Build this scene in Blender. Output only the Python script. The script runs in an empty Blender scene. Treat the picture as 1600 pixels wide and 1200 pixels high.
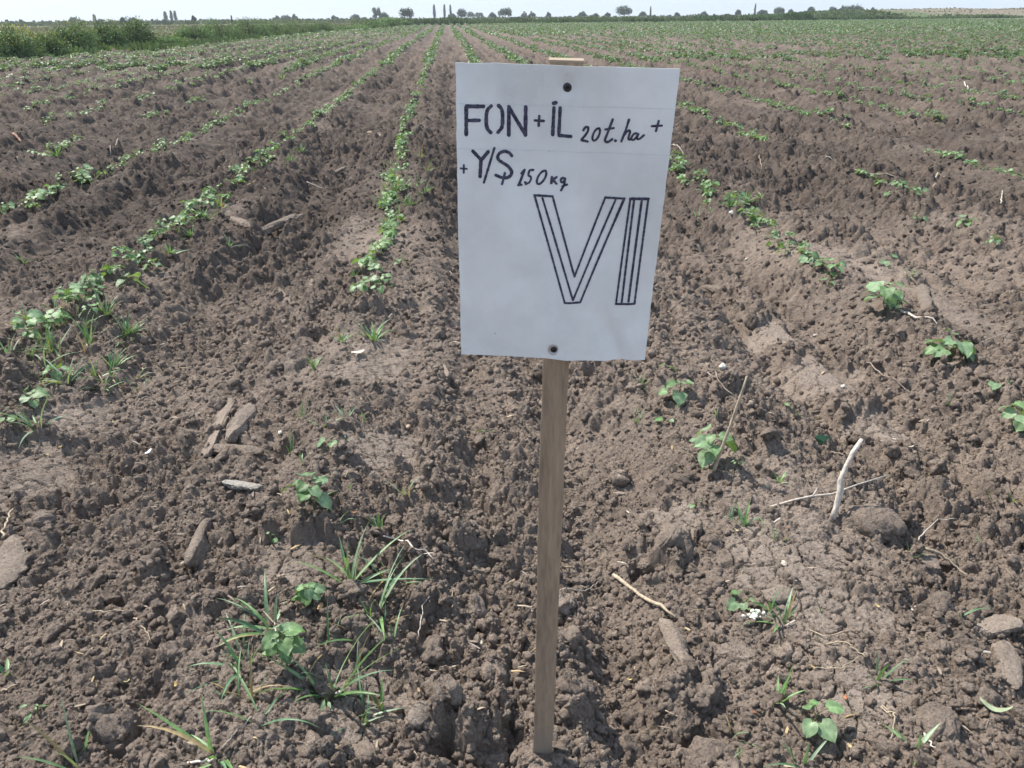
import bpy, math, random
import numpy as np
from math import sin, cos, radians, pi, atan
from mathutils import Vector, Matrix
rng = np.random.default_rng(11); random.seed(5)
sc = bpy.context.scene
COL = sc.collection

# ------------------------------------------------------------ camera, sky, sun, exposure
F = 1232.0; CH = 1.4; PIT = atan(574 / F); YAW = radians(4.1); ROLL = radians(.55)
_f = np.array([sin(YAW)*cos(PIT), cos(YAW)*cos(PIT), -sin(PIT)])
_r0 = np.array([cos(YAW), -sin(YAW), 0.]); _u0 = np.cross(_r0, _f)
_r = cos(ROLL)*_r0 - sin(ROLL)*_u0; _u = sin(ROLL)*_r0 + cos(ROLL)*_u0
cd = bpy.data.cameras.new('camera'); cam = bpy.data.objects.new('camera', cd); COL.objects.link(cam)
cam.matrix_world = Matrix(((_r[0], _u[0], -_f[0], 0), (_r[1], _u[1], -_f[1], 0), (_r[2], _u[2], -_f[2], CH), (0, 0, 0, 1)))
cd.sensor_width = 36; cd.lens = 36 * F / 1600; cd.clip_end = 6000; cd.clip_start = .02
sc.camera = cam
SUN_EL = radians(54); SUN_AZ = radians(-50)          # azimuth from +Y towards +X
w = bpy.data.worlds.new('World'); sc.world = w; w.use_nodes = True
nt = w.node_tree; bg = nt.nodes['Background']
sky = nt.nodes.new('ShaderNodeTexSky'); sky.sky_type = 'NISHITA'; sky.sun_disc = False
sky.sun_elevation = SUN_EL; sky.sun_rotation = SUN_AZ; sky.air_density = 1.0; sky.dust_density = .6; sky.ozone_density = 1.5
hm = nt.nodes.new('ShaderNodeMix'); hm.data_type = 'RGBA'; hm.inputs[0].default_value = .72; hm.inputs[7].default_value = (2.95, 3.8, 4.95, 1)   # pale milky haze over the whole sky
nt.links.new(sky.outputs[0], hm.inputs[6]); nt.links.new(hm.outputs[2], bg.inputs[0]); bg.inputs[1].default_value = .125
sd = bpy.data.lights.new('sun', 'SUN'); sun = bpy.data.objects.new('sun', sd); COL.objects.link(sun)
sd.energy = 4.4; sd.angle = radians(1.2); sd.color = (1, .94, .84)
L = Vector((sin(SUN_AZ)*cos(SUN_EL), cos(SUN_AZ)*cos(SUN_EL), sin(SUN_EL)))
sun.rotation_euler = L.to_track_quat('Z', 'Y').to_euler()
sc.view_settings.view_transform = 'Standard'; sc.view_settings.look = 'None'
sc.view_settings.exposure = 0.82; sc.view_settings.gamma = 1

# ------------------------------------------------------------ small helpers
def ray(x, y): return _f*F + _r*(x-800) - _u*(y-600)
def gnd(x, y, z=0.):
    d = ray(x, y); t = (z-CH)/d[2]; return np.array([d[0]*t, d[1]*t])
def proj(P):
    v = np.asarray(P, float) - np.array([0, 0, CH]); ww = v @ _f
    return 800 + F*(v @ _r)/ww, 600 - F*(v @ _u)/ww, ww

def mesh_np(name, V, Fa, mats=(), smooth=True, col=None, midx=None):
    V = np.asarray(V, np.float32); Fa = np.asarray(Fa, np.int32); n = Fa.shape[1]
    me = bpy.data.meshes.new(name); me.vertices.add(len(V)); me.vertices.foreach_set('co', V.ravel())
    me.loops.add(Fa.size); me.loops.foreach_set('vertex_index', Fa.ravel())
    me.polygons.add(len(Fa)); me.polygons.foreach_set('loop_start', np.arange(0, Fa.size, n, dtype=np.int32))
    me.polygons.foreach_set('use_smooth', np.full(len(Fa), smooth))
    for m in mats: me.materials.append(m)
    if midx is not None: me.polygons.foreach_set('material_index', np.asarray(midx, np.int32))
    me.update(calc_edges=True)
    if col is not None:
        col = np.asarray(col, np.float32)
        a = me.attributes.new('Col', 'FLOAT_COLOR', 'POINT')
        c4 = np.ones((len(V), 4), np.float32); c4[:, :3] = col; a.data.foreach_set('color', c4.ravel())
    return me
def link(name, me, parent=None, loc=None, rot=None):
    o = bpy.data.objects.new(name, me); COL.objects.link(o)
    if parent: o.parent = parent
    if loc is not None: o.location = loc
    if rot is not None: o.rotation_euler = rot
    return o
def tag(o, label, cat, group=None, kind=None):
    if label: o['label'] = label
    if cat: o['category'] = cat
    if group: o['group'] = group
    if kind: o['kind'] = kind
    return o
def thing(name, label, cat, loc=(0, 0, 0), rz=0, group=None):
    o = bpy.data.objects.new(name, None); COL.objects.link(o); o.empty_display_size = .05
    o.location = loc; o.rotation_euler = (0, 0, rz); return tag(o, label, cat, group)
class MB:
    """collects uniform quads/tris with per-vertex colour"""
    def __init__(s): s.V = []; s.F = []; s.C = []; s.n = 0
    def add(s, V, Fa, c=(1, 1, 1)):
        V = np.asarray(V, float).reshape(-1, 3); Fa = np.asarray(Fa, int)
        s.V.append(V); s.F.append(Fa + s.n); c = np.asarray(c, float)
        s.C.append(np.broadcast_to(c, (len(V), 3)) if c.ndim == 1 else c); s.n += len(V)
    def mesh(s, name, mat, smooth=True):
        return mesh_np(name, np.concatenate(s.V), np.concatenate(s.F), [mat], smooth, np.concatenate(s.C))

# ------------------------------------------------------------ noise
def hsh(ix, iy, seed):
    h = (ix.astype(np.int64)*374761393 + iy.astype(np.int64)*668265263 + seed*1442695041) & 0xffffffff
    h = ((h ^ (h >> 13))*1274126177) & 0xffffffff
    h = ((h ^ (h >> 16))*2246822519) & 0xffffffff
    return ((h ^ (h >> 15)) & 0xffffff).astype(np.float32)/np.float32(0x1000000)
def vnoise(x, y, seed=0):
    ix = np.floor(x); iy = np.floor(y); fx = x-ix; fy = y-iy
    fx = fx*fx*fx*(fx*(fx*6-15)+10); fy = fy*fy*fy*(fy*(fy*6-15)+10)
    a = hsh(ix, iy, seed); b = hsh(ix+1, iy, seed); c = hsh(ix, iy+1, seed); d = hsh(ix+1, iy+1, seed)
    return (a+(b-a)*fx+(c-a)*fy+(a-b-c+d)*fx*fy)*2-1
def fbm(x, y, o=4, seed=0):
    s = 0; a = 1; t = 0
    for i in range(o):
        s = s + a*vnoise(x*2**i+7.3*i, y*2**i-3.1*i, seed+i); t += a; a *= .5
    return s/t
def caps(x, y, cell, seed, dens=.8, rmin=.35, rmax=.75):
    """packed irregular lumps, height in units of metres"""
    X = x/cell; Y = y/cell
    X = X + .24*vnoise(X*1.9, Y*1.9, seed+50)+.10*vnoise(X*5.1, Y*5.1, seed+52); Y = Y + .24*vnoise(X*1.9+31, Y*1.9+9, seed+51)+.10*vnoise(X*5.1+7, Y*5.1, seed+53)
    ix = np.floor(X); iy = np.floor(Y); best = np.zeros_like(X)
    for jx in (-1, 0, 1):
        for jy in (-1, 0, 1):
            cx = ix+jx; cy = iy+jy; h0 = hsh(cx, cy, seed)
            R = rmin+(rmax-rmin)*hsh(cx, cy, seed+1)**1.5; px = cx+hsh(cx, cy, seed+2); py = cy+hsh(cx, cy, seed+3)
            an = hsh(cx, cy, seed+4)*6.283; ca = np.cos(an); sa = np.sin(an); dx = X-px; dy = Y-py
            el = .65+.35*hsh(cx, cy, seed+5)
            u = (dx*ca+dy*sa)/R; v = (-dx*sa+dy*ca)/(R*el)
            d2 = u*u+v*v
            tlt = (hsh(cx, cy, seed+6)-.5)*.8
            hh = np.minimum(np.sqrt(np.clip(1-d2, 0, 1)), (.62+.3*hsh(cx, cy, seed+7))*(1.25-.5*np.abs(u+.3*v)))*R*(.8+tlt*u)*(h0 < dens)
            best = np.maximum(best, hh)
    return best*cell
def cracks(x, y, cell, seed):
    X = x/cell+.3*vnoise(x/cell*2.3, y/cell*2.3, seed+9); Y = y/cell+.3*vnoise(x/cell*2.3+5, y/cell*2.3, seed+8)
    ix = np.floor(X); iy = np.floor(Y); a = np.full_like(X, 9.); b = np.full_like(X, 9.)
    for jx in (-1, 0, 1):
        for jy in (-1, 0, 1):
            cx = ix+jx; cy = iy+jy
            d = np.sqrt((X-cx-hsh(cx, cy, seed))**2+(Y-cy-hsh(cx, cy, seed+1))**2)
            b = np.where(d < a, a, np.minimum(b, d)); a = np.minimum(a, d)
    return b-a
def sstep(a, b, x):
    t = np.clip((x-a)/(b-a), 0, 1); return t*t*(3-2*t)

# crop rows (x of the row), traced on the ground
ROWS = {0: -.5, 1: .85, 2: 2.2, 3: 3.72, 4: 5.2, 5: 6.6, -1: -1.95, -2: -3.4, -3: -4.6, -4: -6.0}
for k in range(6, 75): ROWS[k] = 6.6+1.43*(k-5)
for k in range(-5, -12, -1): ROWS[k] = -6.0+1.43*(k+4)
def rowx(k, y): return ROWS[k] + .07*vnoise(np.asarray(y*.09+k*3.7, float), np.zeros_like(np.asarray(y, float))+k, 77) - (.12 if k == 0 else 0)*sstep(5, 12, np.asarray(y, float))
# field outline: left hedge line as x(y)
HY = np.array([0, 35, 44, 52, 80, 108, 200]); HX = np.array([-17.8, -17.0, -14.4, -14.6, -15.0, -13.6, -8.5])
def infield(x, y): return (x > np.interp(y, HY, HX)) & (y < 174)
CRUST = [(1225, 870, .16), (600, 700, .17), (560, 590, .15), (30, 720, .22), (1290, 960, .14), (470, 890, .14), (1210, 500, .17),
         (1290, 560, .22), (560, 1100, .12), (1060, 800, .10), (1150, 1010, .05), (1390, 640, .15), (110, 640, .15), (1330, 1080, .10)]
CR = [(*gnd(a, b), s) for a, b, s in CRUST]
BUMPS = [(1050, 845, .075, .060), (1365, 812, .10, .055), (895, 1085, .055, .05), (1105, 1172, .065, .05), (175, 1125, .05, .05),
         (232, 885, .045, .045), (60, 800, .06, .03), (545, 738, .05, .045), (690, 812, .045, .04), (640, 770, .03, .03),
         (800, 730, .035, .03), (735, 1110, .09, .07), (1060, 1050, .10, .06), (1130, 415, .10, .05), (1000, 830, .05, .04),
         (455, 560, .10, .05), (1085, 465, .08, .04), (1420, 440, .09, .05), (1340, 400, .06, .03), (720, 830, .05, .035)]
BP = [(*gnd(a, b), s, h) for a, b, s, h in BUMPS]
PITS = [(700, 1150, .05, .06), (870, 940, .06, .05), (1100, 1130, .05, .07), (175, 920, .05, .05), (650, 980, .05, .05), (1010, 870, .05, .05),
        (455, 700, .09, .06), (380, 590, .10, .05), (490, 520, .08, .05), (300, 690, .06, .04), (60, 860, .04, .05), (1510, 730, .09, .04),
        (950, 650, .10, .04), (700, 470, .12, .04), (330, 440, .12, .06), (620, 910, .05, .035), (1140, 560, .05, .03), (240, 1060, .05, .03)]
PT = [(*gnd(a, b), s, h) for a, b, s, h in PITS]

def soil(x, y):
    """returns height and crust mask"""
    x = np.asarray(x, np.float32); y = np.asarray(y, np.float32); r = np.hypot(x, y)
    fld = infield(x, y).astype(np.float32)
    ph = np.abs(((x+.5)/1.43+.5) % 1-.5)*1.43                # distance to nearest row
    strip = 1-sstep(.10, .42, ph+.10*vnoise(x*2.5, y*1.2, 5))
    crust = np.clip(strip*sstep(-.05, .45, vnoise(x*1.9, y*1.5, 21))*.75*(1-.75*sstep(4, 9, r)), 0, 1)
    for a, b, s in CR:
        crust = np.maximum(crust, sstep(1.1, .85, np.hypot(x-a, y-b)/s+.30*vnoise(x*14, y*14, 23)+.12*vnoise(x*50, y*50, 24)))
    rough = (1-.88*crust)*(.55+.6*sstep(-.6, .3, vnoise(x*1.6+4, y*1.6, 27)))
    h = .022*strip+.008*fbm(x*1.1, y*1.1, 3, 1)+.013*fbm(x*4, y*4, 3, 2)*rough
    # broken furrow bottoms between the rows
    fur = np.abs(ph-.55)
    h = h-.055*(1-sstep(.0, .17, fur+.08*vnoise(x*5, y*5, 31)))*sstep(-.7, .2, vnoise(x*1.7, y*.5, 33))
    h = h+.045*np.cos(2*pi*ph/1.43)+(.042*vnoise(x*4.2, y*.14, 34)+.028*vnoise(x*9, y*.3, 35))*(1-.5*crust)
    for a, b, s, hh in BP:
        q = np.hypot(x-a, y-b)/s+.28*vnoise(x*30, y*30, 3); h = h+hh*np.sqrt(np.clip(1-q*q, 0, 1))
    for a, b, s, hh in PT:
        q = np.hypot(x-a, y-b)/s+.35*vnoise(x*22, y*22, 4); h = h-hh*sstep(1.1, .3, q)
    big = sstep(-.1, .45, vnoise(x*2.2, y*2.2, 41))
    h = h+caps(x, y, .17, 100, .55)*(.62+.4*sstep(4, 9, r))*rough*(.4+.6*big)+caps(x, y, .33, 90, .7)*.5*sstep(10, 22, r)
    h = h+caps(x, y, .085, 120, .75)*(.7+.65*sstep(4, 9, r))*rough
    n3 = (sstep(16, 9, r)*.9+.1)*(1+.4*sstep(4, 8, r)); h = h+caps(x, y, .043, 140, .85)*1.05*rough*n3
    n4 = sstep(11, 7, r); h = h+caps(x, y, .022, 160, .9)*1.1*(.15+.85*rough)*n4
    n5 = sstep(4.2, 2.6, r); h = h+caps(x, y, .012, 180, .9)*1.0*(.25+.75*rough)*n5
    n6 = sstep(5, 3, r)
    ck = cracks(x, y, .085, 210); ck2 = cracks(x, y, .035, 230)
    h = h-crust*n6*(.018*sstep(.09, .0, ck)+.006*sstep(.12, .0, ck2))
    h = h+.005*fbm(x*70, y*70, 2, 8)*n4*rough+.020*fbm(x*24, y*24, 3, 9)*sstep(2.4, 4.5, r)*rough
    far = sstep(8, 30, r); h = h*(1+.15*far)
    h = h-.055
    wb = sstep(.085, .035, np.hypot(x-.145, y-1.175)+.02*vnoise(x*40, y*40, 36)); h = h*(1-wb*.85)-.003*wb     # earth heaped round the stake
    # outside the field: smooth rough ground, low bank in the far right, gentle rise
    out = .05*fbm(x*.15, y*.15, 4, 61)+.02*fbm(x*1.5, y*1.5, 2, 62)
    bank = 2.2*sstep(45, 110, x)*np.exp(-((y-215)/26.)**2)+.0*x
    bank = bank*(1+.12*fbm(x*.08, y*.08, 3, 63))
    bankl = .9*np.exp(-((y-230)/40.)**2)*sstep(-10, -40, x)*0
    edge = sstep(0, 1.2, np.interp(y, HY, HX)-x)*.12
    return np.where(fld > 0, h, out*sstep(30, 60, r)+bank+bankl+edge).astype(np.float32), crust*fld, fld

def hz(x, y):
    h, _, _ = soil(np.array([x], np.float32), np.array([y], np.float32)); return float(h[0])
def hzmax(x, y, r=.01):
    a = np.array([0, r, -r, 0, 0]); return float(soil(x+a, y+a[[0, 3, 4, 1, 2]])[0].max())
def on(px, py):
    """point of the soil seen at this place"""
    z = 0.
    for _ in range(4):
        x, y = gnd(px, py, z); z = .5*z+.5*hz(x, y)
    return np.array([x, y, hz(x, y)])

# ------------------------------------------------------------ materials
def newmat(name):
    m = bpy.data.materials.new(name); m.use_nodes = True; return m, m.node_tree, m.node_tree.nodes['Principled BSDF']
def N(t, typ, **kw):
    n = t.nodes.new(typ)
    for k, v in kw.items():
        if k.startswith('_'): setattr(n, k[1:], v)
        else: n.inputs[k].default_value = v
    return n
def coords(t): return t.nodes.new('ShaderNodeNewGeometry').outputs['Position']

def soil_material():
    m, t, b = newmat('soil'); P = coords(t)
    at = N(t, 'ShaderNodeAttribute'); at.attribute_name = 'Col'
    n1 = N(t, 'ShaderNodeTexNoise', Scale=9., Detail=6., Roughness=.65); n2 = N(t, 'ShaderNodeTexNoise', Scale=160., Detail=4., Roughness=.7)
    for n in (n1, n2): t.links.new(P, n.inputs['Vector'])
    r1 = N(t, 'ShaderNodeMapRange'); r1.inputs[1].default_value = .3; r1.inputs[2].default_value = .7; r1.inputs[3].default_value = .80; r1.inputs[4].default_value = 1.2
    r2 = N(t, 'ShaderNodeMapRange'); r2.inputs[1].default_value = .25; r2.inputs[2].default_value = .75; r2.inputs[3].default_value = .78; r2.inputs[4].default_value = 1.25
    t.links.new(n1.outputs[0], r1.inputs[0]); t.links.new(n2.outputs[0], r2.inputs[0])
    mu = N(t, 'ShaderNodeMath', _operation='MULTIPLY'); t.links.new(r1.outputs[0], mu.inputs[0]); t.links.new(r2.outputs[0], mu.inputs[1])
    vm = N(t, 'ShaderNodeVectorMath', _operation='SCALE'); t.links.new(at.outputs['Color'], vm.inputs[0]); t.links.new(mu.outputs[0], vm.inputs['Scale'])
    t.links.new(vm.outputs[0], b.inputs['Base Color'])
    b.inputs['Roughness'].default_value = .95; b.inputs['Specular IOR Level'].default_value = .15
    v = N(t, 'ShaderNodeTexVoronoi', Scale=130.); n3 = N(t, 'ShaderNodeTexNoise', Scale=330., Detail=5., Roughness=.7)
    t.links.new(P, v.inputs['Vector']); t.links.new(P, n3.inputs['Vector'])
    b1 = N(t, 'ShaderNodeBump', Strength=.7, Distance=.0035, _invert=True); b2 = N(t, 'ShaderNodeBump', Strength=.7, Distance=.0016)
    t.links.new(v.outputs['Distance'], b1.inputs['Height']); t.links.new(n3.outputs[0], b2.inputs['Height'])
    n4 = N(t, 'ShaderNodeTexNoise', Scale=22., Detail=8., Roughness=.75); t.links.new(P, n4.inputs['Vector'])
    b3 = N(t, 'ShaderNodeBump', Strength=1., Distance=.05); t.links.new(n4.outputs[0], b3.inputs['Height'])
    v4 = N(t, 'ShaderNodeTexVoronoi', Scale=48.); v4.inputs['Randomness'].default_value = 1; t.links.new(P, v4.inputs['Vector'])
    b4 = N(t, 'ShaderNodeBump', Strength=.55, Distance=.008, _invert=True); t.links.new(v4.outputs['Distance'], b4.inputs['Height']); t.links.new(b3.outputs[0], b4.inputs['Normal'])
    t.links.new(b4.outputs[0], b1.inputs['Normal']); t.links.new(b1.outputs[0], b2.inputs['Normal']); t.links.new(b2.outputs[0], b.inputs['Normal'])
    return m
M_soil = soil_material()

def leaf_material(name, rough=.55, trans=.25, vein=0., hv=.25):
    """green from Col, varied per object and by noise; some light comes through"""
    m, t, b = newmat(name); P = coords(t)
    at = N(t, 'ShaderNodeAttribute'); at.attribute_name = 'Col'; oi = t.nodes.new('ShaderNodeObjectInfo')
    n = N(t, 'ShaderNodeTexNoise', Scale=90., Detail=4.); t.links.new(P, n.inputs['Vector'])
    mr = N(t, 'ShaderNodeMapRange'); mr.inputs[1].default_value = .3; mr.inputs[2].default_value = .7; mr.inputs[3].default_value = 1-hv; mr.inputs[4].default_value = 1+hv
    t.links.new(n.outputs[0], mr.inputs[0])
    mr2 = N(t, 'ShaderNodeMapRange'); mr2.inputs[3].default_value = .82; mr2.inputs[4].default_value = 1.18; t.links.new(oi.outputs['Random'], mr2.inputs[0])
    mu = N(t, 'ShaderNodeMath', _operation='MULTIPLY'); t.links.new(mr.outputs[0], mu.inputs[0]); t.links.new(mr2.outputs[0], mu.inputs[1])
    vm = N(t, 'ShaderNodeVectorMath', _operation='SCALE'); t.links.new(at.outputs['Color'], vm.inputs[0]); t.links.new(mu.outputs[0], vm.inputs['Scale'])
    t.links.new(vm.outputs[0], b.inputs['Base Color']); b.inputs['Roughness'].default_value = rough
    b.inputs['Specular IOR Level'].default_value = .4
    tr = N(t, 'ShaderNodeBsdfTranslucent'); mx = N(t, 'ShaderNodeMixShader'); mx.inputs[0].default_value = trans
    v2 = N(t, 'ShaderNodeVectorMath', _operation='MULTIPLY'); v2.inputs[1].default_value = (1.3, 1.35, .5)
    t.links.new(vm.outputs[0], v2.inputs[0]); t.links.new(v2.outputs[0], tr.inputs[0])
    out = t.nodes['Material Output']; t.links.new(b.outputs[0], mx.inputs[1]); t.links.new(tr.outputs[0], mx.inputs[2]); t.links.new(mx.outputs[0], out.inputs[0])
    if vein:
        n5 = N(t, 'ShaderNodeTexNoise', Scale=260., Detail=3.); t.links.new(P, n5.inputs['Vector'])
        bb = N(t, 'ShaderNodeBump', Strength=.4, Distance=vein); t.links.new(n5.outputs[0], bb.inputs['Height']); t.links.new(bb.outputs[0], b.inputs['Normal'])
    return m
M_cotton = leaf_material('cotton_leaf', .5, .28, .001)
M_grass = leaf_material('grass_blade', .45, .25)
M_foliage = leaf_material('foliage', .6, .2)

def plain(name, col, rough=.8, scale=60, var=.2, bump=.001, stretch=None, spec=.3, attr=False, scale2=None):
    m, t, b = newmat(name); tc = t.nodes.new('ShaderNodeTexCoord'); P = tc.outputs['Object']
    if stretch:
        mp = N(t, 'ShaderNodeMapping'); mp.inputs['Scale'].default_value = stretch; t.links.new(P, mp.inputs[0]); P = mp.outputs[0]
    n = N(t, 'ShaderNodeTexNoise', Scale=scale, Detail=6., Roughness=.65); t.links.new(P, n.inputs['Vector'])
    mr = N(t, 'ShaderNodeMapRange'); mr.inputs[1].default_value = .3; mr.inputs[2].default_value = .7; mr.inputs[3].default_value = 1-var; mr.inputs[4].default_value = 1+var
    t.links.new(n.outputs[0], mr.inputs[0])
    vm = N(t, 'ShaderNodeVectorMath', _operation='SCALE'); vm.inputs[0].default_value = col
    if attr:
        at = N(t, 'ShaderNodeAttribute'); at.attribute_name = 'Col'; t.links.new(at.outputs['Color'], vm.inputs[0])
    t.links.new(mr.outputs[0], vm.inputs['Scale']); t.links.new(vm.outputs[0], b.inputs['Base Color'])
    b.inputs['Roughness'].default_value = rough; b.inputs['Specular IOR Level'].default_value = spec
    if bump:
        bb = N(t, 'ShaderNodeBump', Strength=.6, Distance=bump); t.links.new(n.outputs[0], bb.inputs['Height']); t.links.new(bb.outputs[0], b.inputs['Normal'])
    return m
M_stick = plain('dry_stalk', (.30, .25, .20), .85, 140, .42, .004, (1, 1, .35), attr=True)
M_bark = plain('bark', (.10, .08, .06), .9, 3, .3, .02)
M_chip = plain('chip', (.4, .28, .16), .8, 80, .2, .0005, attr=True)
M_stone = plain('pale_stone', (.4, .37, .32), .85, 120, .25, .003, attr=True)

# ------------------------------------------------------------ GROUND: one sheet, fine near the camera
SO = np.array([.282, .224, .184]); SC = np.array([.330, .268, .225]); SD = np.array([.215, .167, .134])
def build_ground():
    tf = np.arange(radians(-58), radians(60), .0019)
    tb = np.linspace(tf[-1], tf[0]+2*pi, 60)[1:-1]; th = np.concatenate([tf, tb])
    rs = [.25]
    while rs[-1] < 4000:
        r = rs[-1]
        if r < .85: d = .03
        elif r < 1.3: d = .0029
        elif r < 24: d = .0022*r
        elif r < 60: d = .0045*r
        else: d = .015*r
        rs.append(r+d)
    rs = np.array(rs); nT = len(th); nR = len(rs)
    R, T = np.meshgrid(rs, th, indexing='ij'); x = (R*np.sin(T)).astype(np.float32).ravel(); y = (R*np.cos(T)).astype(np.float32).ravel()
    h, cr, fl = soil(x, y)
    i = np.arange(nR-1)[:, None]*nT; j = np.arange(nT)[None, :]; j2 = (j+1) % nT
    Fa = np.stack([i+j, i+j2, i+nT+j2, i+nT+j], -1).reshape(-1, 4)[:, ::-1]
    # soil colour: dry pale crust, far self-shading of clods painted in darker, dry grass outside the field
    n = fbm(x*.9, y*.9, 3, 71)[:, None]; far_shade = sstep(3.0, 7.0, y+1.2*vnoise(x*.6, y*.6, 75))[:, None]; c = SO*(1+.16*n)*(1-.53*far_shade*np.array([1., 1.0, .97])); c = c*(1-cr[:, None])+SC*(1+.1*n)*cr[:, None]
    dk = sstep(.1, .6, vnoise(x*3.1, y*3.1, 73))[:, None]*.35; c = c*(1-dk)+SD*dk
    g = fbm(x*.05, y*.02, 4, 81)[:, None]; g2 = fbm(x*.3, y*.1, 3, 82)[:, None]
    green = np.array([.085, .115, .05]); tan = np.array([.18, .155, .115])
    mixv = sstep(-.35, .10, g+.4*g2)
    o = green*(1-mixv)+tan*mixv
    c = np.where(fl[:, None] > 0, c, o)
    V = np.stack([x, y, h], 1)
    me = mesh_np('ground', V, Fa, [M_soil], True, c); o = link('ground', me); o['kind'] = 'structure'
build_ground()

# ------------------------------------------------------------ free-lying clods (uncountable crumbs of earth): one object
def ico(sub):
    import bmesh
    bm = bmesh.new(); bmesh.ops.create_icosphere(bm, subdivisions=sub, radius=1)
    V = np.array([v.co[:] for v in bm.verts]); Fa = np.array([[v.index for v in f.verts] for f in bm.faces]); bm.free(); return V, Fa
def noise3(V, s, seed):
    return (vnoise(V[:, 0]*s+V[:, 2]*s*.7, V[:, 1]*s-V[:, 2]*s*.6, seed)+vnoise(V[:, 1]*s+3+V[:, 0]*.4*s, V[:, 2]*s+V[:, 0]*.5*s, seed+1))*.5
def clod_var(sub, seed):
    V, Fa = ico(sub); V = V.copy(); r = np.random.default_rng(seed)
    for k in range(5):                                   # broken flat facets
        n = r.normal(size=3); n /= np.linalg.norm(n); d = V @ n; lim = r.uniform(.55, .85)
        V -= np.outer(np.clip(d-lim, 0, None), n)*.85
    V = np.sign(V)*np.abs(V)**.85; V *= (1+.42*noise3(V, 1.6, seed)+.34*noise3(V, 3.4, seed+5)+.2*noise3(V, 7, seed+9))[:, None]
    return V*np.array([1, r.uniform(.7, .95), r.uniform(.6, .85)]), Fa
def rotm(a, b, c):
    ca, sa, cb, sb, cc, s_ = np.cos(a), np.sin(a), np.cos(b), np.sin(b), np.cos(c), np.sin(c); z = np.zeros_like(a); o = z+1
    Rx = np.stack([o, z, z, z, ca, -sa, z, sa, ca], -1).reshape(-1, 3, 3)
    Ry = np.stack([cb, z, sb, z, o, z, -sb, z, cb], -1).reshape(-1, 3, 3)
    Rz = np.stack([cc, -s_, z, s_, cc, z, z, z, o], -1).reshape(-1, 3, 3)
    return Rz @ Ry @ Rx
def scatter(mb, var, P, S, R, C):
    """copy a mesh variant to many places into one mesh"""
    V, Fa = var; n = len(P)
    W = np.einsum('nij,vj->nvi', R, V)*S[:, None, None]+P[:, None, :]
    FF = (Fa[None]+np.arange(n)[:, None, None]*len(V)).reshape(-1, Fa.shape[1])
    mb.add(W.reshape(-1, 3), FF, np.repeat(C, len(V), 0))
def build_clods():
    mb = MB(); V3 = [clod_var(3, 10+i) for i in range(6)]; V2 = [clod_var(2, 30+i) for i in range(8)]; V1 = [clod_var(1, 50+i) for i in range(6)]
    def batch(n, r0, r1, smin, smax, pw, vars_, sink):
        u = rng.random(n); r = r0*(r1/r0)**u if r0 > .5 else r0+(r1-r0)*u
        th = rng.uniform(radians(-44), radians(52), n); x = r*np.sin(th); y = r*np.cos(th)
        h, cr, fl = soil(x, y); keep = (rng.random(n) > cr*.9) & (fl > 0) & (np.hypot(x-.145, y-1.185) > .035); x, y, h = x[keep], y[keep], h[keep]; n = len(x)
        s = smin+(smax-smin)*rng.random(n)**pw
        P = np.stack([x, y, h+s*sink], 1); R = rotm(rng.uniform(0, .7, n), rng.uniform(0, .7, n), rng.uniform(0, 6.28, n))
        c = SO*(1+.12*rng.normal(size=(n, 1)).clip(-2, 2))*(1-.53*sstep(3, 7, y)[:, None]*np.array([1., 1.0, .97])); k = rng.integers(0, len(vars_), n)  # crumbs carry the same painted far self-shading as the ground
        for q in range(len(vars_)):
            m_ = k == q
            if m_.any(): scatter(mb, vars_[q], P[m_], s[m_], R[m_], c[m_])
    batch(900, 1.05, 6, .014, .040, 2.4, V3, .05)
    batch(1500, 1.0, 3, .009, .02, 2.0, V3, .05)
    batch(12000, 1.0, 4.2, .005, .016, 2.2, V2, .1)
    batch(22000, 1.0, 4.0, .003, .007, 1.5, V1, .2)
    batch(5000, 3.5, 14, .009, .026, 2.4, V3[:3], -.15)
    batch(38000, 3.0, 26, .007, .026, 2.4, V1, .0)
    o = link('soil_crumbs', mb.mesh('soil_crumbs', M_soil)); tag(o, 'loosened brown crumbs of broken earth scattered over the ploughed field', 'soil', kind='stuff')
build_clods()

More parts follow.
